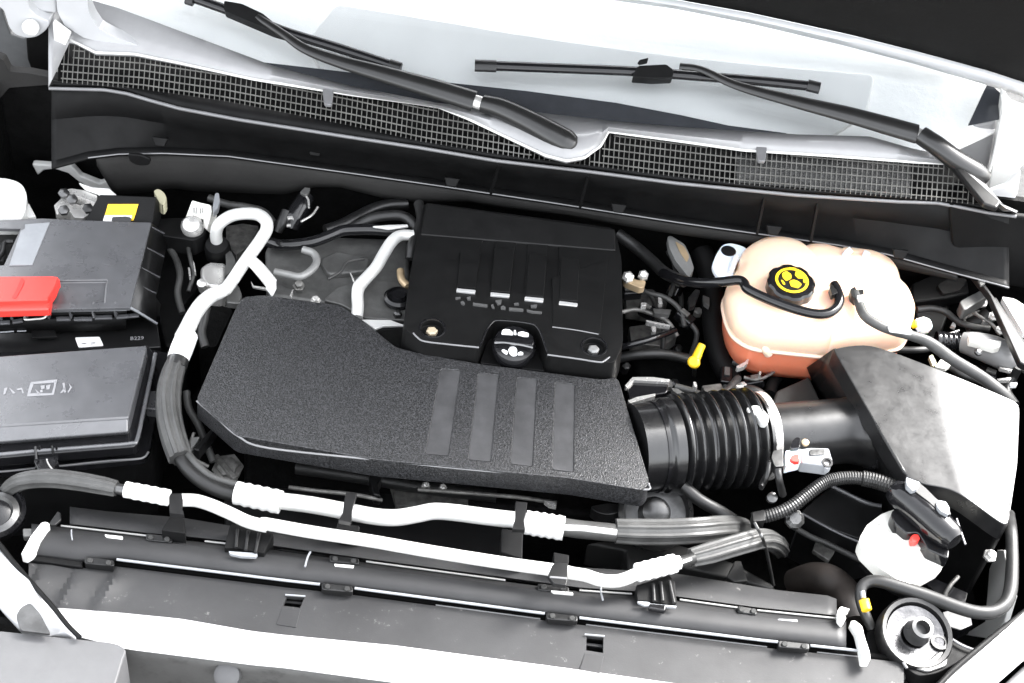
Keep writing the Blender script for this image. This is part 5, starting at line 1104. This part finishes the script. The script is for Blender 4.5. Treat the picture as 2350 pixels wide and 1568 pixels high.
bracket('grimy arm beside the ribbed hose and resonator', '11', '1760,1150 1800,1130 1960,1320 1920,1340', -.11)
wire('thin rail under the front edge of resonator, left', '13', '250,200,-.09 450,225,-.09 700,250,-.09 900,290,-.1', 5, GRM)
wire('thin rail under the front edge of resonator, right', '13', '1150,215,-.09 1500,240,-.09 1850,270,-.09 2120,310,-.09', 5, GRM)
bracket('bright lug under the right front of resonator', '13', '2030,290 2100,300 2120,330 2070,320', -.08, CHROME)
bolt('small bolt under the middle of resonator', '13', '1205,190', -.09, .004, CHROME)
bolt('second small bolt under the middle of resonator', '13', '1325,205', -.09, .004, CHROME)
wire('fat dark hose under the resonator front', '13', '300,60,-.13 700,120,-.13 1200,200,-.14 1700,260,-.14', 16, RUB)
bracket('dark cast web under the resonator front', '13', '950,150 1500,200 1500,320 1000,330', -.15, GRM, .02)
wire('loom beside the battery cover and looped pipe', '5', '60,700,-.06 140,820,-.06 180,960,-.06 160,1120,-.07 200,1280,-.08', 8)
wire('second loom beside the battery cover', '5', '240,700,-.05 270,850,-.05 290,960,-.06 250,1100,-.07', 5)
bracket('bright slivers beside the cast valve block', '5', '245,900 262,905 270,970 255,975', -.05, CHROME)
bracket('bright sliver left of the cast valve block', '5', '285,840 300,870 312,940 298,935', -.05, CHROME)
wire('loom under the plenum wall behind the looped pipe', '5', '420,330,-.05 560,380,-.05 700,400,-.05 860,440,-.05 960,540,-.05', 9)
bracket('dim casting behind the looped pipe', '5', '560,560 700,540 830,560 760,720 640,800 560,700', -.13, GRM, .03)
wire('loom across the grey engine top', '5', '1400,1000,-.02 1500,940,-.02 1560,860,-.02 1700,830,-.025', 4)
bolt('engine top bolt near the small loop pipe', '5', '1160,1050', -.03, .006, GRM)
bolt('engine top bolt near the resonator edge', '5', '1300,1175', -.03, .005, CHROME)
for k_, (s_, l_) in enumerate((('120,720', 'black plug below the brass fitting'), ('260,880', 'black plug above the thin bright lever'), ('480,700', 'black plug under the tank hose'), ('560,930', 'black plug left of the tall dull hose'))): plug(l_, '7', s_, -.07, BLKG)
wire('loom from brass fitting down to the dipstick', '7', '150,660,-.05 260,720,-.05 400,760,-.05 520,860,-.06 560,1000,-.07', 6)
wire('grey cable looping below the brass fitting', '7', '40,880,-.06 160,860,-.06 300,900,-.06 420,960,-.06 500,1080,-.07', 5, GRM)
wire('thin cable rising to the strut mount', '7', '440,740,-.05 480,600,-.05 470,480,-.05 420,380,-.05', 5)
bracket('dim casting behind the dipstick', '7', '100,1000 240,980 420,1010 500,1080 380,1160 120,1140', -.12, GRM, .02)
bracket('dim rocker casting right of engine cover', '7', '60,680 300,690 420,800 330,900 80,860', -.13, GRM, .02)
wire('loom under the coolant tank', '7', '960,1290,-.08 1080,1340,-.08 1200,1350,-.08 1330,1330,-.08 1480,1280,-.08', 8)
wire('thin cable under the coolant tank', '7', '1050,1420,-.07 1150,1440,-.07 1260,1400,-.07 1380,1300,-.07', 4, GRM)
plug('black plug under the front of coolant tank', '7', '1130,1460', -.08, BLKG)
plug('black plug between dipstick and filter box', '7', '900,1420', -.09, BLKG)
bolt('bright bolt under the coolant tank', '7', '1040,1500', -.08, .006, CHROME)
wire('loom above the bellows hose', '9', '480,190,-.05 620,230,-.05 760,280,-.05 900,230,-.06 1000,120,-.07', 9)
bracket('grimy bracket above the bellows hose', '9', '700,180 860,160 900,240 760,280', -.07)
wire('dark pipe left of the filter box corner', '9', '960,260,-.07 1080,220,-.06 1180,250,-.06 1250,330,-.07', 12, RUB)
wire('loom along the right fender beside the tank', '8', '1040,860,-.04 1160,850,-.04 1280,880,-.04 1380,960,-.05 1500,1000,-.05 1640,1020,-.05', 8)
wire('thin cable at the right edge above the elbow', '8', '1500,880,-.03 1580,930,-.03 1660,980,-.03 1720,1060,-.03', 4, GRM)
bracket('small pale tag at the right edge', '8', '1585,940 1660,940 1660,955 1585,955', -.03, CHROME)
bolt('bright bolt by the right rail, upper', '8', '1585,800', -.02, .005, CHROME)
bolt('bright bolt by the right rail, middle', '8', '1675,910', -.02, .005, CHROME)
bolt('bright bolt by the right rail, lower', '8', '1735,1025', -.02, .005, CHROME)
bracket('grimy plate between rail and elbow', '8', '1400,900 1560,860 1660,1000 1480,1040', -.08, GRM)
plug('black plug at the right edge below elbow', '8', '1620,1400', -.06, BLKG)
wire('loom below the elbow at right edge', '8', '1300,1330,-.05 1420,1400,-.05 1560,1450,-.06 1700,1480,-.06', 7)
bracket('dim plate under the white plug', '14', '800,500 920,480 950,560 900,640 780,560', -.17, GRM)
wire('cable below the conduit and white plug', '14', '620,380,-.14 760,460,-.15 900,520,-.15 1100,620,-.15 1260,700,-.14', 7)
wire('thin cable beside the filter box foot', '14', '1860,760,-.08 1800,830,-.08 1760,920,-.09 1820,1040,-.1', 5, GRM)
bracket('black foot of the filter box', '14', '1590,790 1700,780 1930,880 1910,960 1680,860', -.09, BLKG, .02)
bolt('bright bolt beside the filter box foot', '14', '2100,600', -.06, .006, CHROME)
bracket('black oval cap under the thick hose', '14', '1740,1020 1850,990 1960,1060 1970,1120 1880,1160 1780,1130', -.07, BLKG, .02)
bpy.context.view_layer.update()
